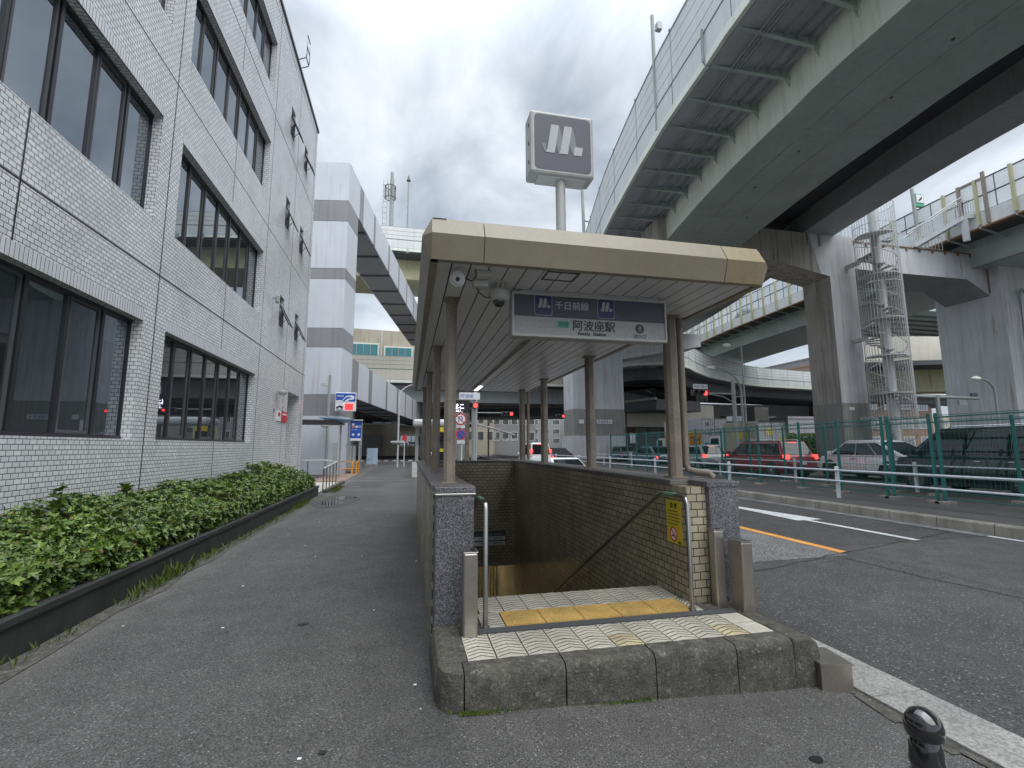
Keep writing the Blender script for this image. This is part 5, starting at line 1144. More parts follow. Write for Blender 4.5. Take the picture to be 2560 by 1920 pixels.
# ================================================================== VEHICLES
def car(name, lab, cat, loc, L, W, H, belt, hood, nose, rb, rt_, ft, fb, paint, wr=.33, wb=(.85, None), lamps=True, rack=False, tail_z=None, roofcol=None, rot=0, group=None, pillar=True, brake=True, trunk=None, darkglass=True):
    """car built with its nose towards +Y: y=0 tail, y=L nose; rb/rt_ rear glass base/top, ft/fb windscreen top/base (distances from tail)"""
    t = thing(name, lab, cat, (0, 0, 0), group); hw = W/2; zb = .22
    st = [(0, .45, belt*.86 if trunk is None else trunk*.9, .80), (.06, .32, belt*.97 if trunk is None else trunk, .93), (.35, zb, belt if trunk is None else trunk, 1), (max(rb, .5), zb, belt, 1), (fb-.25, zb, belt, 1), (fb+.25, zb, hood, .995), (L-.5, zb, hood-(hood-nose)*.35, .975), (L-.14, .26, nose+.06, .90), (L, .40, nose-.06, .76)]
    b = MB(); R = []
    for y, z0, zt, k in st:
        w_ = hw*k; h = zt-z0; half = [(w_*.93, z0), (w_*.99, z0+h*.16), (w_, z0+h*.45), (w_*.99, z0+h*.72), (w_*.955, zt-.07), (w_*.86, zt-.012), (w_*.45, zt+.012)]
        R.append([(x, y, z) for x, z in half]+[(-x, y, z) for x, z in half[::-1]])
    n = len(R[0]); v = [p for r in R for p in r]
    f = [(i*n+k, i*n+(k+1) % n, (i+1)*n+(k+1) % n, (i+1)*n+k) for i in range(len(R)-1) for k in range(n)]+[tuple(range(n)), tuple((len(R)-1)*n+k for k in range(n-1, -1, -1))]
    b.add(v, f, paint); bo = b.build('body', t, smooth=True)
    tw = hw*.80; bw = hw*.93; rz = H
    g = MB(); q = [(y, z, w_) for y, z, w_ in ((rb, belt-.02, bw), (rt_, rz-.05, tw), (rt_+.12, rz, tw-.06), (ft-.12, rz, tw-.06), (ft, rz-.05, tw), (fb, belt-.02, bw))]
    A = [(w_, y, z) for y, z, w_ in q]; B = [(-w_, y, z) for y, z, w_ in q]
    g.add(A+B, [(0,1,2,3,4,5), (11,10,9,8,7,6)]+[(i, i+1, 7+i, 6+i) for i in range(5)], roofcol or paint); cb_ = g.build('cabin', t, bevel=.05)
    def side(sx, y, z):
        k = (z-(belt-.02))/((rz-.05)-(belt-.02)); return (sx*(bw+(tw-bw)*k+.006), y, z)
    def edge_y(z, a, b_): k = (z-(belt-.02))/((rz-.05)-(belt-.02)); return a+(b_-a)*k
    z0, z1 = belt+.04, rz-.13; m1 = rt_+(ft-rt_)*.5
    for sx in (-1, 1):
        ya0, ya1 = edge_y(z0, rb, rt_)+.22, edge_y(z1, rb, rt_)+.14; yb0, yb1 = edge_y(z0, fb, ft)-.20, edge_y(z1, fb, ft)-.10
        cuts0 = [ya0, ya0+(yb0-ya0)*.28, ya0+(yb0-ya0)*.60, yb0]; cuts1 = [ya1, ya1+(yb1-ya1)*.27, ya1+(yb1-ya1)*.62, yb1]
        for i in range(3):
            a0, b0, a1, b1 = cuts0[i]+.025, cuts0[i+1]-.025, cuts1[i]+.025, cuts1[i+1]-.025
            MB().poly([side(sx, a0, z0), side(sx, b0, z0), side(sx, b1, z1), side(sx, a1, z1)], 'car_glass').build('side_window', t)
    def face(ya, za, yb, zb_, wa, wb_, off, m, nm):
        gl = MB(); d = Vector((0, yb-ya, zb_-za)).normalized(); nn = Vector((0, -d.z, d.y)) if off < 0 else Vector((0, d.z, -d.y)); nn *= .008
        if nn.z < 0: nn = -nn
        gl.poly([(-wa, ya+nn.y, za+nn.z), (wa, ya+nn.y, za+nn.z), (wb_, yb+nn.y, zb_+nn.z), (-wb_, yb+nn.y, zb_+nn.z)], m); gl.build(nm, t)
    k0, k1 = .10, .93
    ry = lambda k: (rb+(rt_-rb)*k, belt+(rz-.05-belt)*k); fy = lambda k: (fb+(ft-fb)*k, belt+(rz-.05-belt)*k)
    a, c = ry(k0), ry(k1); face(a[0], a[1], c[0], c[1], bw-.10, tw-.07, -1, 'car_glass', 'rear_window')
    a, c = fy(k0-.06), fy(k1); face(a[0], a[1], c[0], c[1], bw-.07, tw-.06, 1, 'car_glass', 'windscreen')
    w1, w2 = wb[0], (wb[1] or L-.88)
    for sx in (-1, 1):
        for wy in (w1, w2):
            MB().tube([(sx*(hw-.10), wy, wr+.02), (sx*(hw+.004), wy, wr+.02)], wr+.06, 'black', 24).build('wheel_arch', t)
            wh = MB(); wh.lathe([(wr-.09, -.11), (wr-.02, -.115), (wr, -.08), (wr, .08), (wr-.02, .11), (wr-.09, .112)], (sx*(hw-.10), wy, wr), 'rubber', 28, 'x'); wo_ = wh.build('wheel', t, smooth=True)
            ri = MB(); ri.lathe([(wr-.10, 0), (wr-.10, sx*.012), (wr-.13, sx*.014)], (sx*(hw+.012), wy, wr), 'steel_dark', 24, 'x')
            for k in range(7):
                a = 2*pi*k/7; ri.bar((sx*(hw+.028), wy+.05*cos(a), wr+.05*sin(a)), (sx*(hw+.028), wy+(wr-.10)*cos(a), wr+(wr-.10)*sin(a)), .035, 'chrome', .012)
            ri.lathe([(.06, 0), (.05, sx*.01)], (sx*(hw+.026), wy, wr), 'chrome', 12, 'x'); ri.build('rim', t)
    tz = tail_z or belt-.18
    for sx in (-1, 1):
        MB().box(sx*hw*.93-(.13 if sx > 0 else -.0), sx*hw*.93+(.0 if sx > 0 else .13), -.02, .28, tz-.13, tz+.07, 'lamp_red' if brake else 'sign_red').build('tail_lamp', t, bevel=.02)
        MB().box(sx*hw*.95-.012, sx*hw*.95+.012, L-.65, L-.2, nose-.06, nose+.04, 'chrome').build('headlamp', t, bevel=.01)
        MB().tube([(sx*(hw*.92), fb-.35, belt+.10), (sx*(hw+.10), fb-.37, belt+.12)], .02, paint, 6).box(sx*(hw+.10)-.09, sx*(hw+.10)+.09, fb-.42, fb-.33, belt+.04, belt+.2, paint).build('mirror', t, bevel=.02)
    if brake: MB().box(-.18, .18, rt_-.04, rt_+.02, rz-.12, rz-.075, 'lamp_red').build('brake_lamp', t)
    MB().box(-.17, .17, -.03, -.008, .62, .79, 'plate').build('number_plate', t)
    MB().box(-hw*.9, hw*.9, -.04, .05, .35, .52, 'black').box(-hw*.97, hw*.97, .5, L-.5, .2, .3, 'black').build('trim', t, bevel=.02)
    h_ = MB()
    for sx in (-1, 1):
        for yy in (m1+.25, rt_+.9):
            h_.box(sx*(hw*.995)-.012, sx*(hw*.995)+.012, yy, yy+.16, belt-.15, belt-.12, 'chrome')
    h_.build('door_handle', t)
    d = MB()
    for sx in (-1, 1):
        for yy in (fb-.3, m1+.1, max(rb, rt_)+.45): d.box(sx*(hw*1.001)-.002, sx*(hw*1.001)+.002, yy-.005, yy+.005, .34, belt-.1, 'black')
    d.build('door_gap', t)
    if rack:
        for sx in (-1, 1): MB().tube([(sx*(tw-.08), rt_+.3, rz+.0), (sx*(tw-.08), rt_+.4, rz+.05), (sx*(tw-.08), ft-.4, rz+.05), (sx*(tw-.08), ft-.3, rz)], .018, 'chrome', 6).build('roof_rail', t)
    t.location = loc; t.rotation_euler.z = rot; return t
RZ = .15
grp = 'vehicles queuing on the road beyond the median'
car('minivan', 'dark red minivan with lit brake lamps behind the green fences', 'car', (17.35, 18.35, RZ), 4.8, 1.75, 1.70, 1.02, .95, .78, .15, .55, 3.05, 4.15, 'car_red', rack=True, group=grp, tail_z=1.0, wb=(.95, 3.75))
car('minivan', 'large black minivan nearest the camera behind the mesh fence', 'car', (17.4, 8.8, RZ), 5.1, 1.85, 2.0, 1.12, 1.08, .85, .12, .4, 3.35, 4.35, 'car_black', wr=.36, group=grp, rack=True, wb=(1.1, 4.0))
car('suv', 'white coupe shaped suv with pointed side glass beside the weathered pier leg', 'car', (20.3, 15.2, RZ), 4.7, 1.86, 1.70, 1.02, .98, .82, .25, 1.5, 3.0, 4.0, 'car_white', wr=.37, group=grp, wb=(.95, 3.75))
car('hatchback', 'small silver blue hatchback waiting ahead of the red minivan', 'car', (17.45, 24.6, RZ), 3.9, 1.66, 1.55, .95, .9, .72, .12, .6, 2.4, 3.2, 'car_silver', group=grp, wb=(.6, 3.1), tail_z=.92)
car('estate_car', 'grey blue low car ahead of the silver blue hatchback', 'car', (17.6, 30.2, RZ), 4.6, 1.75, 1.48, .92, .88, .68, .3, 1.1, 2.6, 3.6, 'car_teal', group=grp)
car('suv', 'dark suv with white roof between the trucks and the red minivan', 'car', (20.7, 22.2, RZ), 4.6, 1.8, 1.72, 1.02, .98, .8, .15, .5, 2.9, 3.7, 'car_black', group=grp, roofcol='car_white')
car('hatchback', 'dark navy car beyond the second lane near the median pier', 'car', (20.9, 37, RZ), 4.2, 1.7, 1.5, .95, .9, .7, .2, .8, 2.6, 3.4, 'car_navy', group=grp, brake=False)
car('hatchback', 'teal hatchback in the far lane left of the moving truck', 'car', (21.3, 43.5, RZ), 4.2, 1.7, 1.5, .95, .9, .7, .2, .8, 2.6, 3.4, 'car_teal', group=grp, brake=False)
car('kei_van', 'small white van with bright orange red tail lamps beyond the entrance wall', 'car', (8.35, 29.6, -.05), 3.4, 1.48, 1.92, 1.1, 1.05, .9, .06, .25, 2.5, 3.1, 'car_white', wr=.28, tail_z=1.42, wb=(.55, 2.8))
car('sedan', 'low white car directly behind the white van beyond the entrance wall', 'car', (7.1, 19.6, -.06), 4.4, 1.7, 1.16, .80, .78, .6, .9, 1.5, 2.5, 3.3, 'car_white', wr=.3, brake=False)
car('hatchback', 'dark car parked sideways behind the white van and rails', 'car', (16.0, 45, 0), 4.3, 1.7, 1.5, .95, .9, .7, .2, .8, 2.6, 3.4, 'car_black', rot=radians(70), brake=False)
random.seed(40)
for i, (x, y, c_, l_) in enumerate(((3.1, 62, 'car_white', 'tiny white car farthest down the street beyond the signals'), (6.2, 70, 'car_red', 'tiny red car down the street beyond the signals'), (4.6, 80, 'car_silver', 'tiny silver car farthest along the street'), (11.0, 38, 'car_silver', 'grey car half hidden behind the entrance column and white van'))):
    car('hatchback', l_, 'car', (x, y, 0), 4.2, 1.7, 1.5, .95, .9, .7, .2, .8, 2.6, 3.4, c_)
# trucks: nose to +Y
def truck(lab, x0, x1, y0, y1, ztop, box_m, kind):
    t = thing('box_truck', lab, 'truck', ((x0+x1)/2, y0, RZ), grp); cx = (x0+x1)/2
    b = MB(); b.box(x0, x1, y0, y1, RZ+.95, ztop, box_m); b.build('cargo_box', t, bevel=.03)
    b = MB()
    for x in (x0+.01, x1-.07): b.box(x, x+.06, y0-.03, y0-.002, RZ+.95, ztop, 'steel_grey')
    b.box(x0+.07, x1-.07, y0-.03, y0-.002, ztop-.07, ztop, 'steel_grey'); b.box(cx-.02, cx+.02, y0-.02, y0-.002, RZ+1, ztop-.07, 'steel_dark')
    for x in (cx-.3, cx+.3, cx-.45, cx+.45): b.tube([(x, y0-.04, RZ+1.05), (x, y0-.04, ztop-.1)], .018, 'chrome', 6)
    b.build('door_frame', t)
    MB().box(x0+.1, x1-.1, y0+.2, y1+1.6, RZ+.55, RZ+.95, 'steel_dark').box(x0+.05, x1-.05, y0-.02, y0+.06, RZ+.45, RZ+.6, 'steel_grey').build('chassis', t)
    c = MB(); c.prism([(x0+.05, y1+.1, RZ+.5), (x0+.05, y1+1.75, RZ+.5), (x0+.05, y1+1.75, RZ+1.3), (x0+.05, y1+1.45, RZ+2.2), (x0+.05, y1+.1, RZ+2.25)], (x1-x0-.1, 0, 0), 'car_white'); c.build('cab', t, bevel=.05)
    MB().poly([(x0+.043, y1+.5, RZ+1.35), (x0+.043, y1+1.6, RZ+1.35), (x0+.043, y1+1.38, RZ+2.05), (x0+.043, y1+.5, RZ+2.05)], 'car_glass').build('cab_window', t)
    for wy in (y0+1.0, y1+1.0):
        for x in (x0+.14, x1-.14): MB().lathe([(.32, -.12), (.42, -.1), (.42, .1), (.32, .12)], (x, wy, RZ+.42), 'rubber', 20, 'x').lathe([(.3, 0), (.25, -.13 if x < cx else .13)], (x, wy, RZ+.42), 'chrome', 14, 'x').build('wheel', t)
    for x in (x0+.15, x1-.35): MB().box(x, x+.2, y0-.05, y0-.0, RZ+.62, RZ+.74, 'lamp_red_soft').build('tail_lamp', t)
    return t
T1 = truck('large white removals truck with an orange side panel and a number on its doors', 23.9, 26.3, 35.5, 41.5, 3.92, 'building_white', 1)
MB().box(23.88, 23.898, 35.6, 41.3, 1.5, 2.75, 'orange_paint').build('side_panel', T1)
MB().box(23.88, 23.898, 35.6, 41.3, 2.77, 2.85, 'poster_yellow').build('side_stripe', T1)
text('引越のサカイ', 1.1, FS(23.872, 41.1, 1.72), 'black', 'lettering', T1, squeeze=.85)
text('3857', .42, FX(24.15, 35.46, 3.3), 'black', 'lettering', T1); text('引越 サカイ', .42, FX(23.98, 35.46, 2.55), 'sign_navy', 'lettering', T1); text('引越', .26, FX(25.65, 35.46, 3.35), 'black', 'lettering', T1)
MB().box(24.1, 25.9, 35.45, 35.46, 1.35, 1.9, 'sign_blue').build('wave_band', T1)
T2 = truck('pale grey delivery truck with yellow markings in front of the removals truck', 22.5, 24.6, 27.3, 31.0, 3.25, 'building_white', 2)
MB().box(22.47, 22.498, 27.35, 30.8, 1.2, 3.2, 'building_beige').build('side_panel', T2); MB().box(22.455, 22.47, 28.2, 29.8, 2.1, 2.6, 'poster_yellow').build('side_patch', T2)
MB().lathe([(.28, 0), (.28, -.01)], (23.3, 27.262, 2.55), 'poster_yellow', 20, 'y').build('round_mark', T2); text('クール', .3, FX(23.1, 27.26, 1.75), 'sign_blue', 'lettering', T2); MB().box(24.0, 24.5, 27.255, 27.268, 1.95, 2.2, 'poster_yellow').build('label_plate', T2)
MB().box(22.55, 24.55, 27.2, 27.3, 3.2, 3.28, 'steel_dark').build('roof_edge', T2)

# ================================================================== SIGNALS, LAMPS, SIGNS
def signal_head(t, x, y, z, s=1, on=2, m='steel_dark', side=True):
    """horizontal three-light head facing -Y; on = index of lit lamp from the left"""
    hb = MB(); hb.box(x-.62*s, x+.62*s, y-.08, y+.08, z-.21*s, z+.21*s, m); hb.build('signal_head', t, bevel=.05*s)
    for i in range(3):
        lx = x+(i-1)*.40*s; c_ = 'lamp_red' if i == on else 'black'
        MB().lathe([(.155*s, 0), (.13*s, -.03), (.001, -.045)], (lx, y-.082, z), c_, 20, 'y').build('lens', t)
        v = MB(); pts = [(lx+.17*s*cos(a), z+.17*s*sin(a)) for a in [radians(-20)+radians(220)*k/10 for k in range(11)]]
        for p, q in zip(pts, pts[1:]): v.quad((p[0], y-.08, p[1]), (q[0], y-.08, q[1]), (q[0], y-.30*s, q[1]), (p[0], y-.30*s, p[1]), m)
        v.build('visor', t)
t = thing('traffic_signal', 'traffic signal showing red on a pole arm below the curved ramp', 'traffic light', (21.5, 28.2, 0))
MB().tube([(21.55, 28.2, .1), (21.55, 28.2, 6.1)], .13, 'steel_grey', 12).build('pole', t, smooth=True)
MB().tube([(21.5, 28.1, 5.1), (19.4, 28, 5.12)], .05, 'steel_grey', 8).tube([(21.5, 28.1, 4.5), (20.6, 28, 4.9), (19.4, 28, 5.08)], .035, 'steel_grey', 8).tube([(21.5, 28.1, 4.9), (22.4, 28.1, 5.0)], .03, 'steel_grey', 6).build('arm', t)
signal_head(t, 18.75, 27.9, 5.1, 1); 
for i in range(2): MB().lathe([(.15, 0), (.13, -.03), (.001, -.04)], (18.72+i*.4, 27.8, 4.72), 'black', 16, 'y').box(18.55+i*.4, 18.9+i*.4, 27.82, 27.95, 4.55, 4.9, 'steel_dark').build('arrow_lens', t)
MB().box(18.3, 19.35, 27.85, 27.9, 5.38, 5.68, 'white_sheet').build('name_plate', t); text('時差分離式', .2, FX(18.33, 27.845, 5.46), 'sign_blue', 'lettering', t)
def street_lamp(lab, x, y, zt, dx, zb=.1, curved=True, m='steel_grey', head=True, k=1.0):
    t = thing('street_lamp', lab, 'street lamp', (x, y, zb)); sg_ = 1 if dx > 0 else -1; n = 8
    P = [(x, y, zb), (x, y, zt-abs(dx)*.75)]
    if curved: P += [(x+dx*(1-cos(a)), y, zt-abs(dx)*.75+abs(dx)*.75*sin(a)) for a in [pi/2*i/n*.96 for i in range(1, n+1)]]
    else: P = [(x, y, zb), (x, y, zt)]
    MB().tube(P, .085*k, m, 10, r1=.045*k).build('pole', t, smooth=True)
    hx, hz = (P[-1][0], P[-1][2]) if curved else (x+dx, zt)
    if not curved: MB().tube([(x, y, zt), (x+dx, y, zt-.1)], .04, m, 8).build('arm', t)
    h = MB(); h.lathe([(.05, -.32), (.12, -.25), (.16, 0), (.12, .22), (.04, .3)], (hx+sg_*.25, y, hz-.03), 'steel_pale', 14, 'x'); h.build('lamp_head', t, smooth=True)
    return t
street_lamp('grey street lamp with curved arm reaching over the signal arm', 22.3, 28.4, 6.95, -2.1)
street_lamp('tall straight street lamp with a short arm left of the weathered leg', 22.7, 28.6, 8.6, -.9, curved=False)
street_lamp('slim street lamp in front of the white painted right leg', 35.7, 22.4, 5.75, -1.2, k=.9)
street_lamp('thin white street lamp with a curved arm on the footpath past the entrance', -.78, 39.7, 6.75, 1.5, zb=0, m='steel_white', k=.85)
t = thing('sign_gantry', 'grey T shaped pole arm with small plates beside the spiral stair', 'gantry', (32.6, 23.5, .1))
MB().tube([(32.7, 23.5, .1), (32.55, 23.5, 4.75)], .13, 'steel_grey', 12).build('pole', t); MB().tube([(30.6, 23.5, 4.68), (35.9, 23.5, 4.62)], .1, 'steel_grey', 10).build('arm', t)
MB().box(34.2, 34.9, 23.4, 23.5, 4.15, 4.45, 'steel_grey').box(35.3, 35.8, 23.4, 23.5, 4.75, 4.95, 'steel_dark').build('plate', t)
def far_signal(lab, x, y, z, arm=None, s=1.0, sign=None):
    t = thing('traffic_signal', lab, 'traffic light', (x, y, 0)); px = arm if arm is not None else x+2
    MB().tube([(px, y+.2, 0), (px, y+.2, z+.5)], .12, 'steel_grey', 10).build('pole', t); MB().tube([(px, y+.2, z+.1), (x, y+.1, z+.1)], .045, 'steel_grey', 6).build('arm', t)
    signal_head(t, x, y, z, s)
    if sign: MB().box(x-.6, x+.6, y-.02, y+.02, z+.35, z+.75, 'white_sheet').build('plate', t); text(sign, .26, FX(x-.55, y-.025, z+.45), 'sign_blue', 'lettering', t)
far_signal('red traffic signal with a blue lettered plate seen through the columns', 3.45, 27.5, 4.0, 3.75, .85, '阿波座')
far_signal('red traffic signal beside the far diagonal arm down the street', 8.7, 42, 4.55, 5.6, .9)
far_signal('red traffic signal under the dark ramp above the white van', 15.3, 47, 4.75, 22.5, .8)
far_signal('tiny red traffic signal farthest down the street', 9.6, 72, 4.8, 12, 1.1)
t = thing('signal_pole', 'pale pole with a long drooping diagonal arm beyond the far end of the entrance', 'pole', (4.1, 29, 0))
MB().tube([(4.0, 29, 0), (4.0, 29, 7)], .12, 'steel_white', 12).build('pole', t, smooth=True); MB().tube([(4.0, 29, 3.0), (5.2, 29.4, 2.75), (6.7, 30, 2.35)], .06, 'steel_grey', 8).build('arm', t)
MB().tube([(3.45, 28.7, 0), (3.45, 28.7, 6)], .13, 'column_brown', 10).build('utility_pole', None) if False else None
t = tag(MB().tube([(3.42, 28.2, 0), (3.42, 28.2, 6.6)], .13, 'column_brown', 10).build('utility_pole'), 'brown concrete pole just behind the entrance back wall', 'pole')
t = tag(MB().tube([(6.95, 29, 0), (6.95, 29, 3.05)], .13, 'steel_white', 10).build('post'), 'short white post under the end of the drooping arm', 'post')
t = thing('road_sign', 'no U turn sign above a no parking sign on a thin white pole', 'road sign', (2.72, 25, 0))
MB().tube([(2.75, 25.05, 0), (2.75, 25.05, 3.5)], .035, 'white_paint', 8).build('pole', t)
def disc(x, y, z, r, m, m2, t):
    MB().lathe([(r, 0), (r, -.012)], (x, y, z), m, 28, 'y').build('disc', t); MB().lathe([(r*.78, 0), (r*.78, -.006)], (x, y-.014, z), m2, 28, 'y').build('disc_face', t)
disc(2.67, 25, 3.05, .31, 'sign_red', 'white_sheet', t)
MB().tube([(2.58, 24.975, 2.88), (2.58, 24.975, 3.12), (2.63, 24.975, 3.2), (2.71, 24.975, 3.2), (2.76, 24.975, 3.12), (2.76, 24.975, 3.0)], .022, 'sign_blue', 6).tube([(2.47, 24.97, 3.24), (2.87, 24.97, 2.86)], .02, 'sign_red', 6).build('symbol', t)
disc(2.70, 25, 2.26, .27, 'sign_red', 'sign_blue', t); MB().tube([(2.56, 24.97, 2.4), (2.84, 24.97, 2.12)], .022, 'sign_red', 6).build('slash', t)
MB().box(2.45, 2.9, 24.98, 25, 2.6, 2.72, 'white_sheet').build('sub_plate', t); text('8-20', .1, FX(2.5, 24.975, 2.62), 'text_dark', 'lettering', t); MB().box(2.5, 2.9, 24.98, 25, 1.78, 1.94, 'white_sheet').build('sub_plate', t); text('ここまで', .09, FX(2.51, 24.975, 1.82), 'text_dark', 'lettering', t)
t = thing('led_board', 'black electronic board showing white characters behind the columns', 'sign', (2.9, 27, 3.8))
MB().box(2.35, 3.4, 27, 27.2, 3.55, 4.25, 'black').build('housing', t); text('はこ', .33, FX(2.45, 26.99, 3.78), 'led_white', 'lettering', t); text('ふい', .2, FX(2.5, 26.99, 3.58), 'led_white', 'lettering', t)
# ---------------- parking area on the left past the building
G0 = 0
t = thing('camera_pole', 'tall grey pole with cameras holding the blue parking sign', 'pole', (-4.7, 32.0, 0))
MB().tube([(-4.62, 29.6, 0), (-4.62, 29.6, 5.85)], .08, 'steel_grey', 10).build('pole', t, smooth=True); MB().tube([(-4.62, 29.6, 5.2), (-4.95, 29.6, 5.25)], .03, 'steel_grey', 6).box(-5.1, -4.85, 29.5, 29.7, 5.2, 5.35, 'camera_white').build('camera', t)
MB().lathe([(.02, -.1), (.16, -.08), (.2, .02), (.12, .12), (.02, .14)], (-4.78, 29.5, 2.85), 'camera_white', 14).build('camera_dome', t, smooth=True); MB().tube([(-4.6, 29.6, 4.3), (-4.2, 29.6, 4.3)], .02, 'steel_grey', 6).build('sign_arm', t)
t = thing('parking_sign', 'square blue and white parking sign with motorcycle picture and red full lamp', 'sign', (-3.6, 29.5, 4.1))
MB().box(-4.24, -3.06, 29.4, 29.55, 3.7, 4.82, 'white_sheet').build('board', t, bevel=.05)
MB().box(-4.2, -3.1, 29.385, 29.4, 4.30, 4.78, 'sign_blue').build('blue_field', t)
MB().prism([(-4.2, 29.38, 4.35), (-3.85, 29.38, 4.35), (-3.62, 29.38, 4.62), (-3.3, 29.38, 4.66), (-3.15, 29.38, 4.56), (-3.2, 29.38, 4.42), (-3.45, 29.38, 4.38), (-3.55, 29.38, 4.30), (-3.72, 29.38, 4.30), (-3.55, 29.38, 4.44), (-3.3, 29.38, 4.50), (-3.45, 29.38, 4.57), (-3.62, 29.38, 4.54), (-3.9, 29.38, 4.25), (-4.2, 29.38, 4.25)], (0, .004, 0), 'white_sheet').build('emblem', t)
text('時間貸', .13, FX(-4.15, 29.375, 4.55), 'white_sheet', 'lettering', t)
MB().box(-3.68, -3.22, 29.38, 29.4, 3.80, 4.16, 'lamp_red_soft').build('full_lamp', t)
mb = MB(); 
for x in (-4.1, -3.85): mb.lathe([(.07, 0), (.07, -.01)], (x, 29.39, 3.92), 'black', 12, 'y')
mb.prism([(-4.12, 29.385, 3.95), (-3.98, 29.385, 4.06), (-3.8, 29.385, 4.0), (-3.84, 29.385, 3.93)], (0, .01, 0), 'black'); mb.box(-4.15, -3.78, 29.385, 29.39, 3.76, 3.80, 'black'); mb.build('motorcycle_mark', t)
t = thing('parking_shelter', 'low canopy with blue fascia over the motorcycle parking beside the banded pier', 'shelter', (-4.5, 28, 0))
MB().prism([(-8.5, 26.4, 3.0), (-3.95, 27.4, 3.05), (-3.55, 28.8, 2.86), (-8.5, 29.2, 2.9)], (0, 0, .05), 'steel_dark').build('roof', t)
MB().prism([(-4.6, 26.6, 3.16), (-3.0, 28.0, 3.12), (-3.85, 28.9, 2.86)], (0, 0, .04), 'roof_blue').build('fascia', t)
for x, y in ((-3.72, 28.4), (-6.6, 28.4)): MB().box(x-.05, x+.05, y-.05, y+.05, 0, 2.9, 'steel_grey').build('post', t)
MB().box(-3.95, -3.72, 27.3, 27.45, 0, 1.85, 'steel_grey').build('post', t)
t = thing('tariff_board', 'blue parking tariff board on grey posts under a small roof', 'sign', (-3.4, 32.6, 0))
MB().box(-3.6, -2.95, 31.95, 32.02, 2.15, 3.3, 'sign_blue').build('board', t); MB().box(-3.6, -2.95, 31.94, 31.95, 2.02, 2.17, 'white_sheet').build('strip', t); MB().box(-3.7, -2.85, 31.8, 32.15, 3.3, 3.36, 'steel_white').build('cap', t)
for x in (-3.62, -2.98): MB().box(x-.09, x+.09, 32.03, 32.15, 0, 3.3, 'steel_grey').build('post', t)
for x, z, m_ in ((-3.52, 3.0, 'white_sheet'), (-3.5, 2.85, 'orange_paint'), (-3.3, 2.85, 'white_sheet'), (-3.12, 2.85, 'building_beige'), (-3.5, 2.35, 'white_sheet'), (-3.15, 2.35, 'white_sheet')): MB().box(x, x+.14, 31.94, 31.95, z, z+.12, m_).build('picture', t)
text('P 40分 200円', .07, FX(-3.55, 31.935, 2.70), 'white_sheet', 'lettering', t)
MB().box(-3.75, -3.25, 31.9, 32.3, .1, 1.7, 'steel_grey').build('machine', t)
t = thing('parking_fence', 'grey plank and mesh fence panels closing the motorcycle parking', 'fence', (-6, 32, 0))
MB().box(-9, -4.2, 32.0, 32.1, .1, 1.7, 'panel_white').box(-6.5, -5.9, 31.9, 31.98, .1, 1.6, 'building_grey').build('boards', t)
mb = MB(); railing(mb, [(-8, 31.7, 0), (-2.9, 31.7, 0)], 1.75, 'steel_dark', .5, .03); mb.build('frame', t)
t = thing('notice_board', 'blue notice with yellow lower part on the parking fence', 'sign', (-5.9, 31.6, 1))
MB().box(-6.1, -5.2, 31.6, 31.66, .55, 1.55, 'sign_blue').build('sheet', t); MB().box(-6.1, -5.2, 31.59, 31.6, .6, .82, 'poster_yellow').build('strip', t)
for i in range(5): MB().box(-6.0, -5.3-.1*(i % 2), 31.59, 31.6, 1.42-i*.12, 1.46-i*.12, 'white_sheet').build('text_line', t)
def hoop(x, y, w_, h, lab, rot=0):
    t = thing('hoop_barrier', lab, 'barrier', (0, 0, 0), 'orange hoop barriers at the parking entrance'); r = .12
    MB().tube([(-w_/2, 0, 0), (-w_/2, 0, h-r), (-w_/2+r*.3, 0, h-r*.3), (-w_/2+r, 0, h), (w_/2-r, 0, h), (w_/2-r*.3, 0, h-r*.3), (w_/2, 0, h-r), (w_/2, 0, 0)], .04, 'orange_paint', 10).build('frame', t, smooth=True)
    MB().tube([(-w_/2, 0, .3), (w_/2, 0, .3)], .03, 'orange_paint', 8).build('rail', t); t.location = (x, y, 0); t.rotation_euler.z = rot
hoop(-5.15, 30.4, .85, .72, 'orange hoop barrier in front of the blue notice'); hoop(-3.75, 30.9, .85, .75, 'orange hoop barrier between the grey posts and tariff board'); hoop(-3.2, 31.2, .5, .75, 'orange hoop barrier turned end on beside the tariff board', 1.2); hoop(-2.95, 30.6, .4, .72, 'smallest orange hoop barrier nearest the footpath', 1.35)
t = thing('handrail', 'metal handrail with dark posts at the ramp past the end of the planter', 'handrail', (-3, 20, 0))
mb = MB(); mb.tube([(-4.4, 22.2, 1.05), (-3.4, 22.0, 1.05), (-2.98, 21.9, .98), (-2.95, 18.5, .85)], .025, 'steel_white', 8); mb.build('rail', t)
for x, y, h in ((-2.95, 18.5, .85), (-2.96, 19.3, .88), (-2.97, 20.1, .9), (-2.98, 21, .95), (-2.98, 21.9, .98), (-4.2, 22.2, 1.05)): MB().tube([(x, y, 0), (x, y, h)], .022, 'steel_dark', 6).build('post', t)
MB().box(-2.9, -2.75, 18.2, 23, -.05, .12, 'concrete_kerb').build('kerb', t, bevel=.02)
struct(MB().box(-4.5, -2.9, 24, 31, .0, .02, 'building_brown').build('brick_paving'))
struct(MB().box(-7, -3.1, 17.6, 23.8, -.02, .006, 'tile_white').build('pale_paving'))
t = thing('utility_cabinet', 'pale blue utility cabinet on a concrete block by the crossing', 'cabinet', (-2.9, 42, 0))
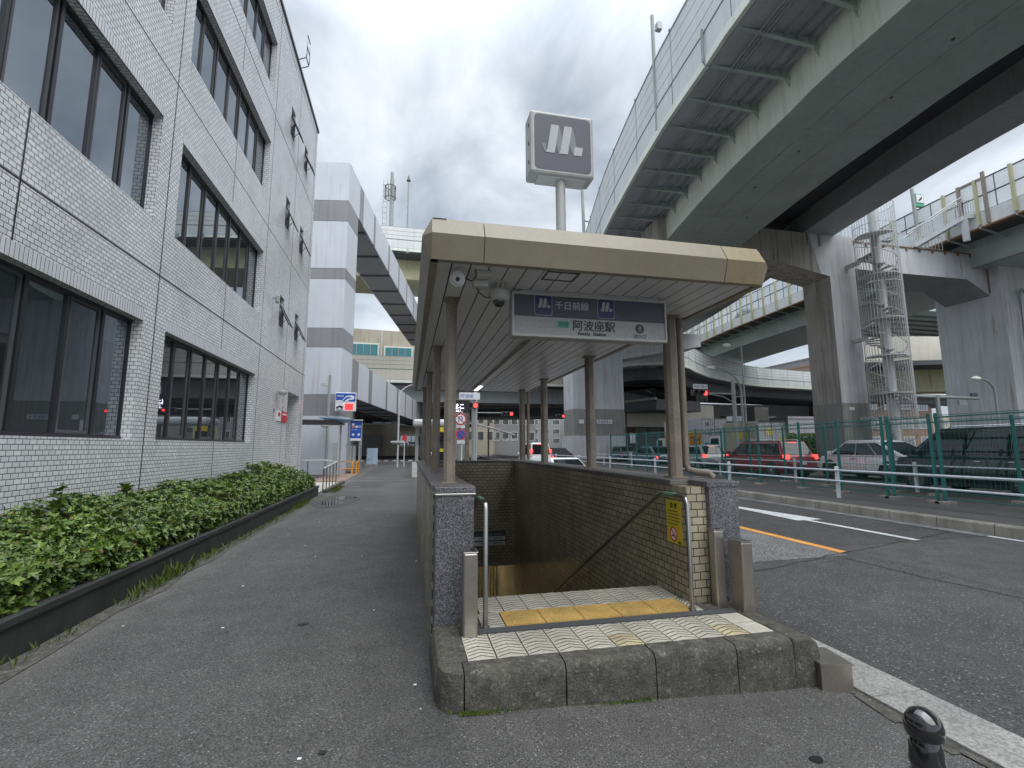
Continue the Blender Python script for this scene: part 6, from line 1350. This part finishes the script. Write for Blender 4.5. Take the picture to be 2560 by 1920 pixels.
MB().box(-3.35, -2.5, 42, 42.7, .2, 1.52, 'pale_blue').build('case', t, bevel=.02); MB().box(-3.45, -2.45, 41.95, 42.75, 0, .2, 'concrete').build('block', t); MB().box(-2.93, -2.92, 41.99, 42.0, .25, 1.45, 'steel_dark').box(-3.2, -3.1, 41.98, 42.0, .5, .7, 'steel_grey').build('door_gap', t)
t = thing('small_sign', 'small red topped sign on a thin white pole by the crossing', 'sign', (-.28, 40.4, 0))
MB().tube([(-.28, 40.4, 0), (-.28, 40.4, 2.5)], .04, 'white_paint', 8).build('pole', t); MB().box(-.45, -.1, 40.35, 40.38, 2.1, 2.6, 'sign_red').build('plate', t)
t = tag(MB().box(-1.35, -.25, 39.62, 39.66, 1.98, 2.12, 'steel_white').box(-1.28, -.35, 39.60, 39.62, 1.84, 1.95, 'steel_dark').build('direction_plate'), 'small grey street name plates strapped across the thin lamp pole', 'sign')
t = thing('bus_shelter', 'small shelter with a white rounded roof end past the entrance', 'shelter', (1.2, 27, 0))
MB().box(.25, 3.1, 26.4, 28.2, 2.75, 3.12, 'steel_white').build('roof', t, bevel=.12)
for x in (.5, 2.9): MB().box(x-.09, x+.09, 27.6, 27.78, 0, 2.8, 'steel_grey').build('post', t)
MB().box(.25, .55, 26.4, 26.7, 0, .8, 'white_tile').build('plinth', t)
t = thing('yellow_frame', 'tall pale yellow framed booth behind the entrance columns', 'booth', (2.2, 33, 0))
for x in (1.75, 2.95): MB().box(x-.06, x+.06, 32.0, 32.15, 0, 3.0, 'steel_yellow').build('post', t)
MB().box(1.82, 2.88, 32.1, 32.14, .2, 2.9, 'car_glass').build('glass', t); MB().box(1.8, 2.9, 32.0, 32.08, 2.6, 2.95, 'poster_yellow').box(1.8, 2.9, 32.0, 32.08, 1.3, 1.5, 'poster_yellow').build('band', t)

# ================================================================== BACKGROUND BUILDINGS
def block(name, lab, x0, x1, y0, y1, z1, m, rows, cols, wm_='glass_dark', zbase=3.0, ww=.6, hh=.5, flr=3.4, roof=True):
    t = thing(name, lab, 'building', ((x0+x1)/2, y0, 0)); MB().box(x0, x1, y0, y1, 0, z1, m).build('wall', t)
    k = 0
    for r in range(rows):
        for c in range(cols):
            cw = (x1-x0)/cols; xa = x0+cw*(c+.5-ww/2); z = zbase+r*flr
            if z+flr*hh > z1-.3: continue
            f = MB(); f.box(xa-.08, xa+cw*ww+.08, y0-.05, y0-.002, z-.08, z+flr*hh+.08, 'steel_pale'); w_ = f.build('window', t)
            g = MB(); g.quad((xa, y0-.055, z), (xa+cw*ww, y0-.055, z), (xa+cw*ww, y0-.055, z+flr*hh), (xa, y0-.055, z+flr*hh), wm_)
            for i in (1, 2, 3): g.box(xa+cw*ww*i/4-.03, xa+cw*ww*i/4+.03, y0-.08, y0-.056, z, z+flr*hh, 'steel_grey')
            g.build('pane', w_)
    if roof: MB().box(x0-.15, x1+.15, y0-.15, y1+.15, z1, z1+.35, m).build('roof', t)
    return t
b = thing('warehouse', 'stained beige concrete building with bands of teal windows behind the lower box beam', 'building', (-4, 78, 0))
MB().prism([(-22, 78, 0), (4.5, 80.5, 0), (4.5, 95, 0), (-22, 95, 0)], (0, 0, 20.8), 'concrete_beige').build('wall', b)
def fy_(x): return 78+(x+22)*2.5/26.5
for xa, xb, z0, z1, gm in ((-9.6, -5.2, 16.2, 18.2, 'teal_glass'), (-4.0, .2, 15.9, 17.9, 'teal_glass'), (-8.2, -2.6, 5.4, 7.6, 'glass_dark'), (-1.2, 2.5, 5.4, 7.2, 'glass_dark'), (-1.2, 2.2, 1.9, 3.4, 'glass_dark')):
    f = MB(); f.box(xa-.25, xb+.25, fy_(xa)-.2, fy_(xa)-.05, z0-.25, z1+.25, 'steel_pale'); w_ = f.build('window', b)
    g = MB(); g.quad((xa, fy_(xa)-.22, z0), (xb, fy_(xa)-.22, z0), (xb, fy_(xa)-.22, z1), (xa, fy_(xa)-.22, z1), gm)
    n = 4
    for i in range(1, n): g.box(xa+(xb-xa)*i/n-.06, xa+(xb-xa)*i/n+.06, fy_(xa)-.3, fy_(xa)-.225, z0, z1, 'steel_grey')
    g.build('pane', w_)
MB().box(-8.2, -4.2, fy_(-8)-.2, fy_(-8)-.02, 0, 3.6, 'building_grey').build('shutter', b); MB().tube([(-4.6, 78.7, 13), (-4.6, 78.7, 20.6)], .12, 'steel_white', 8).build('drainpipe', b)
MB().box(-2, 8, 84, 94, 20.8, 24.5, 'building_beige').build('roof_block', b)
MB().box(-22, 4.5, 77.4, 78.2, 0, .25, 'black').build('kerb', b)
random.seed(5)
block('apartment_block', 'pale apartment block down the street behind the diagonal arm', 11.5, 17, 95, 110, 14, 'building_beige', 3, 3)
block('office_block', 'grey office block far down the street under the dark ramp', 17.5, 27, 100, 112, 12, 'building_grey', 3, 5)
block('apartment_block', 'pinkish brown building with white balconies right of the median pier', 34, 48, 78, 92, 11.5, 'building_brown', 2, 4, zbase=2.2)
block('low_block', 'low white building with long bands under the curved ramp', 50, 78, 80, 96, 9.2, 'building_white', 1, 4, zbase=6.3, ww=.8, hh=.3)
block('apartment_block', 'brown apartment block with balconies between the spiral stair and right leg', 78, 98, 72, 90, 17.5, 'building_brown', 5, 5, zbase=1.5)
block('glass_office', 'pale glass fronted office behind the trucks', 62, 74, 68, 76, 6.2, 'building_white', 1, 4, zbase=1.2, ww=.75, hh=.55)
block('white_office', 'white building rising above the low viaduct left of the weathered leg', 56, 86, 110, 120, 26, 'building_white', 2, 5, zbase=16)
block('tower_block', 'tall pale block far behind the right leg', 110, 150, 110, 130, 26, 'building_grey', 6, 8)
block('grey_block', 'grey block far left behind the beige warehouse', -60, -24, 90, 110, 22, 'building_grey', 5, 6)
block('shop_block', 'grey low shops beyond the pale yellow booth', -2, 3.2, 98, 112, 8, 'building_grey', 2, 3)
block('distant_block', 'long low grey block closing the far end of the street', -40, 60, 170, 190, 13, 'building_grey', 3, 24)
block('distant_block', 'long beige block on the far horizon behind the right legs', 60, 220, 150, 180, 13, 'building_beige', 3, 24)
t = thing('footbridge', 'low white rust streaked bridge beam between the pier and the trucks', 'bridge', (33, 60, 5))
MB().box(26, 41, 58, 62, 4.2, 7.2, 'barrier_cream').box(27.6, 28.1, 57.98, 58, 4.3, 7.2, 'rusty').build('deck', t); MB().box(38.8, 39.6, 57.9, 58, 4.0, 4.9, 'black').build('hanger', t)
# street trees and planting beyond the traffic
V, F = [], []
def tree(x, y, h, r, lab, n=900):
    t = thing('street_tree', lab, 'tree', (x, y, 0)); MB().tube([(x, y, 0), (x+.1, y, h*.5), (x, y, h*.85)], .16, 'twig', 8, r1=.05).tube([(x, y, h*.45), (x+r*.6, y, h*.7)], .06, 'twig', 6).tube([(x, y, h*.5), (x-r*.5, y+.2, h*.75)], .06, 'twig', 6).build('trunk', t)
    cl = [(x+random.uniform(-r, r)*.7, y+random.uniform(-r, r)*.7, h*random.uniform(.55, .95), random.uniform(.35, .6)*r) for _ in range(12)]
    def fn():
        cx, cy, cz, cr = random.choice(cl); d = Vector((random.gauss(0, 1), random.gauss(0, 1), random.gauss(0, 1))).normalized(); return Vector((cx, cy, cz))+d*cr*random.uniform(.6, 1), (d+Vector((0, 0, .5))).normalized(), 1
    hedge_mesh('crown', n, fn, .22, 'leaf', t)
tree(5.3, 66, 5.5, 1.6, 'green street tree behind the no parking sign'); tree(46, 70, 4.5, 2.2, 'leafy tree between the median pier and the removals truck', 700)
hb = thing('roadside_shrubs', 'dense green shrubs beyond the trucks left of the weathered leg', 'shrubs', (40, 44, 0)); random.seed(9)
MB().box(37.5, 47, 44.2, 45.2, .1, 2.2, 'soil').build('inner_mass', hb)
hedge_mesh('foliage', 2500, lambda: (Vector((random.uniform(37, 47.5), random.uniform(43.5, 45), random.uniform(.4, 2.9))), Vector((0, -1, .6)).normalized(), 1), .2, 'leaf', hb)
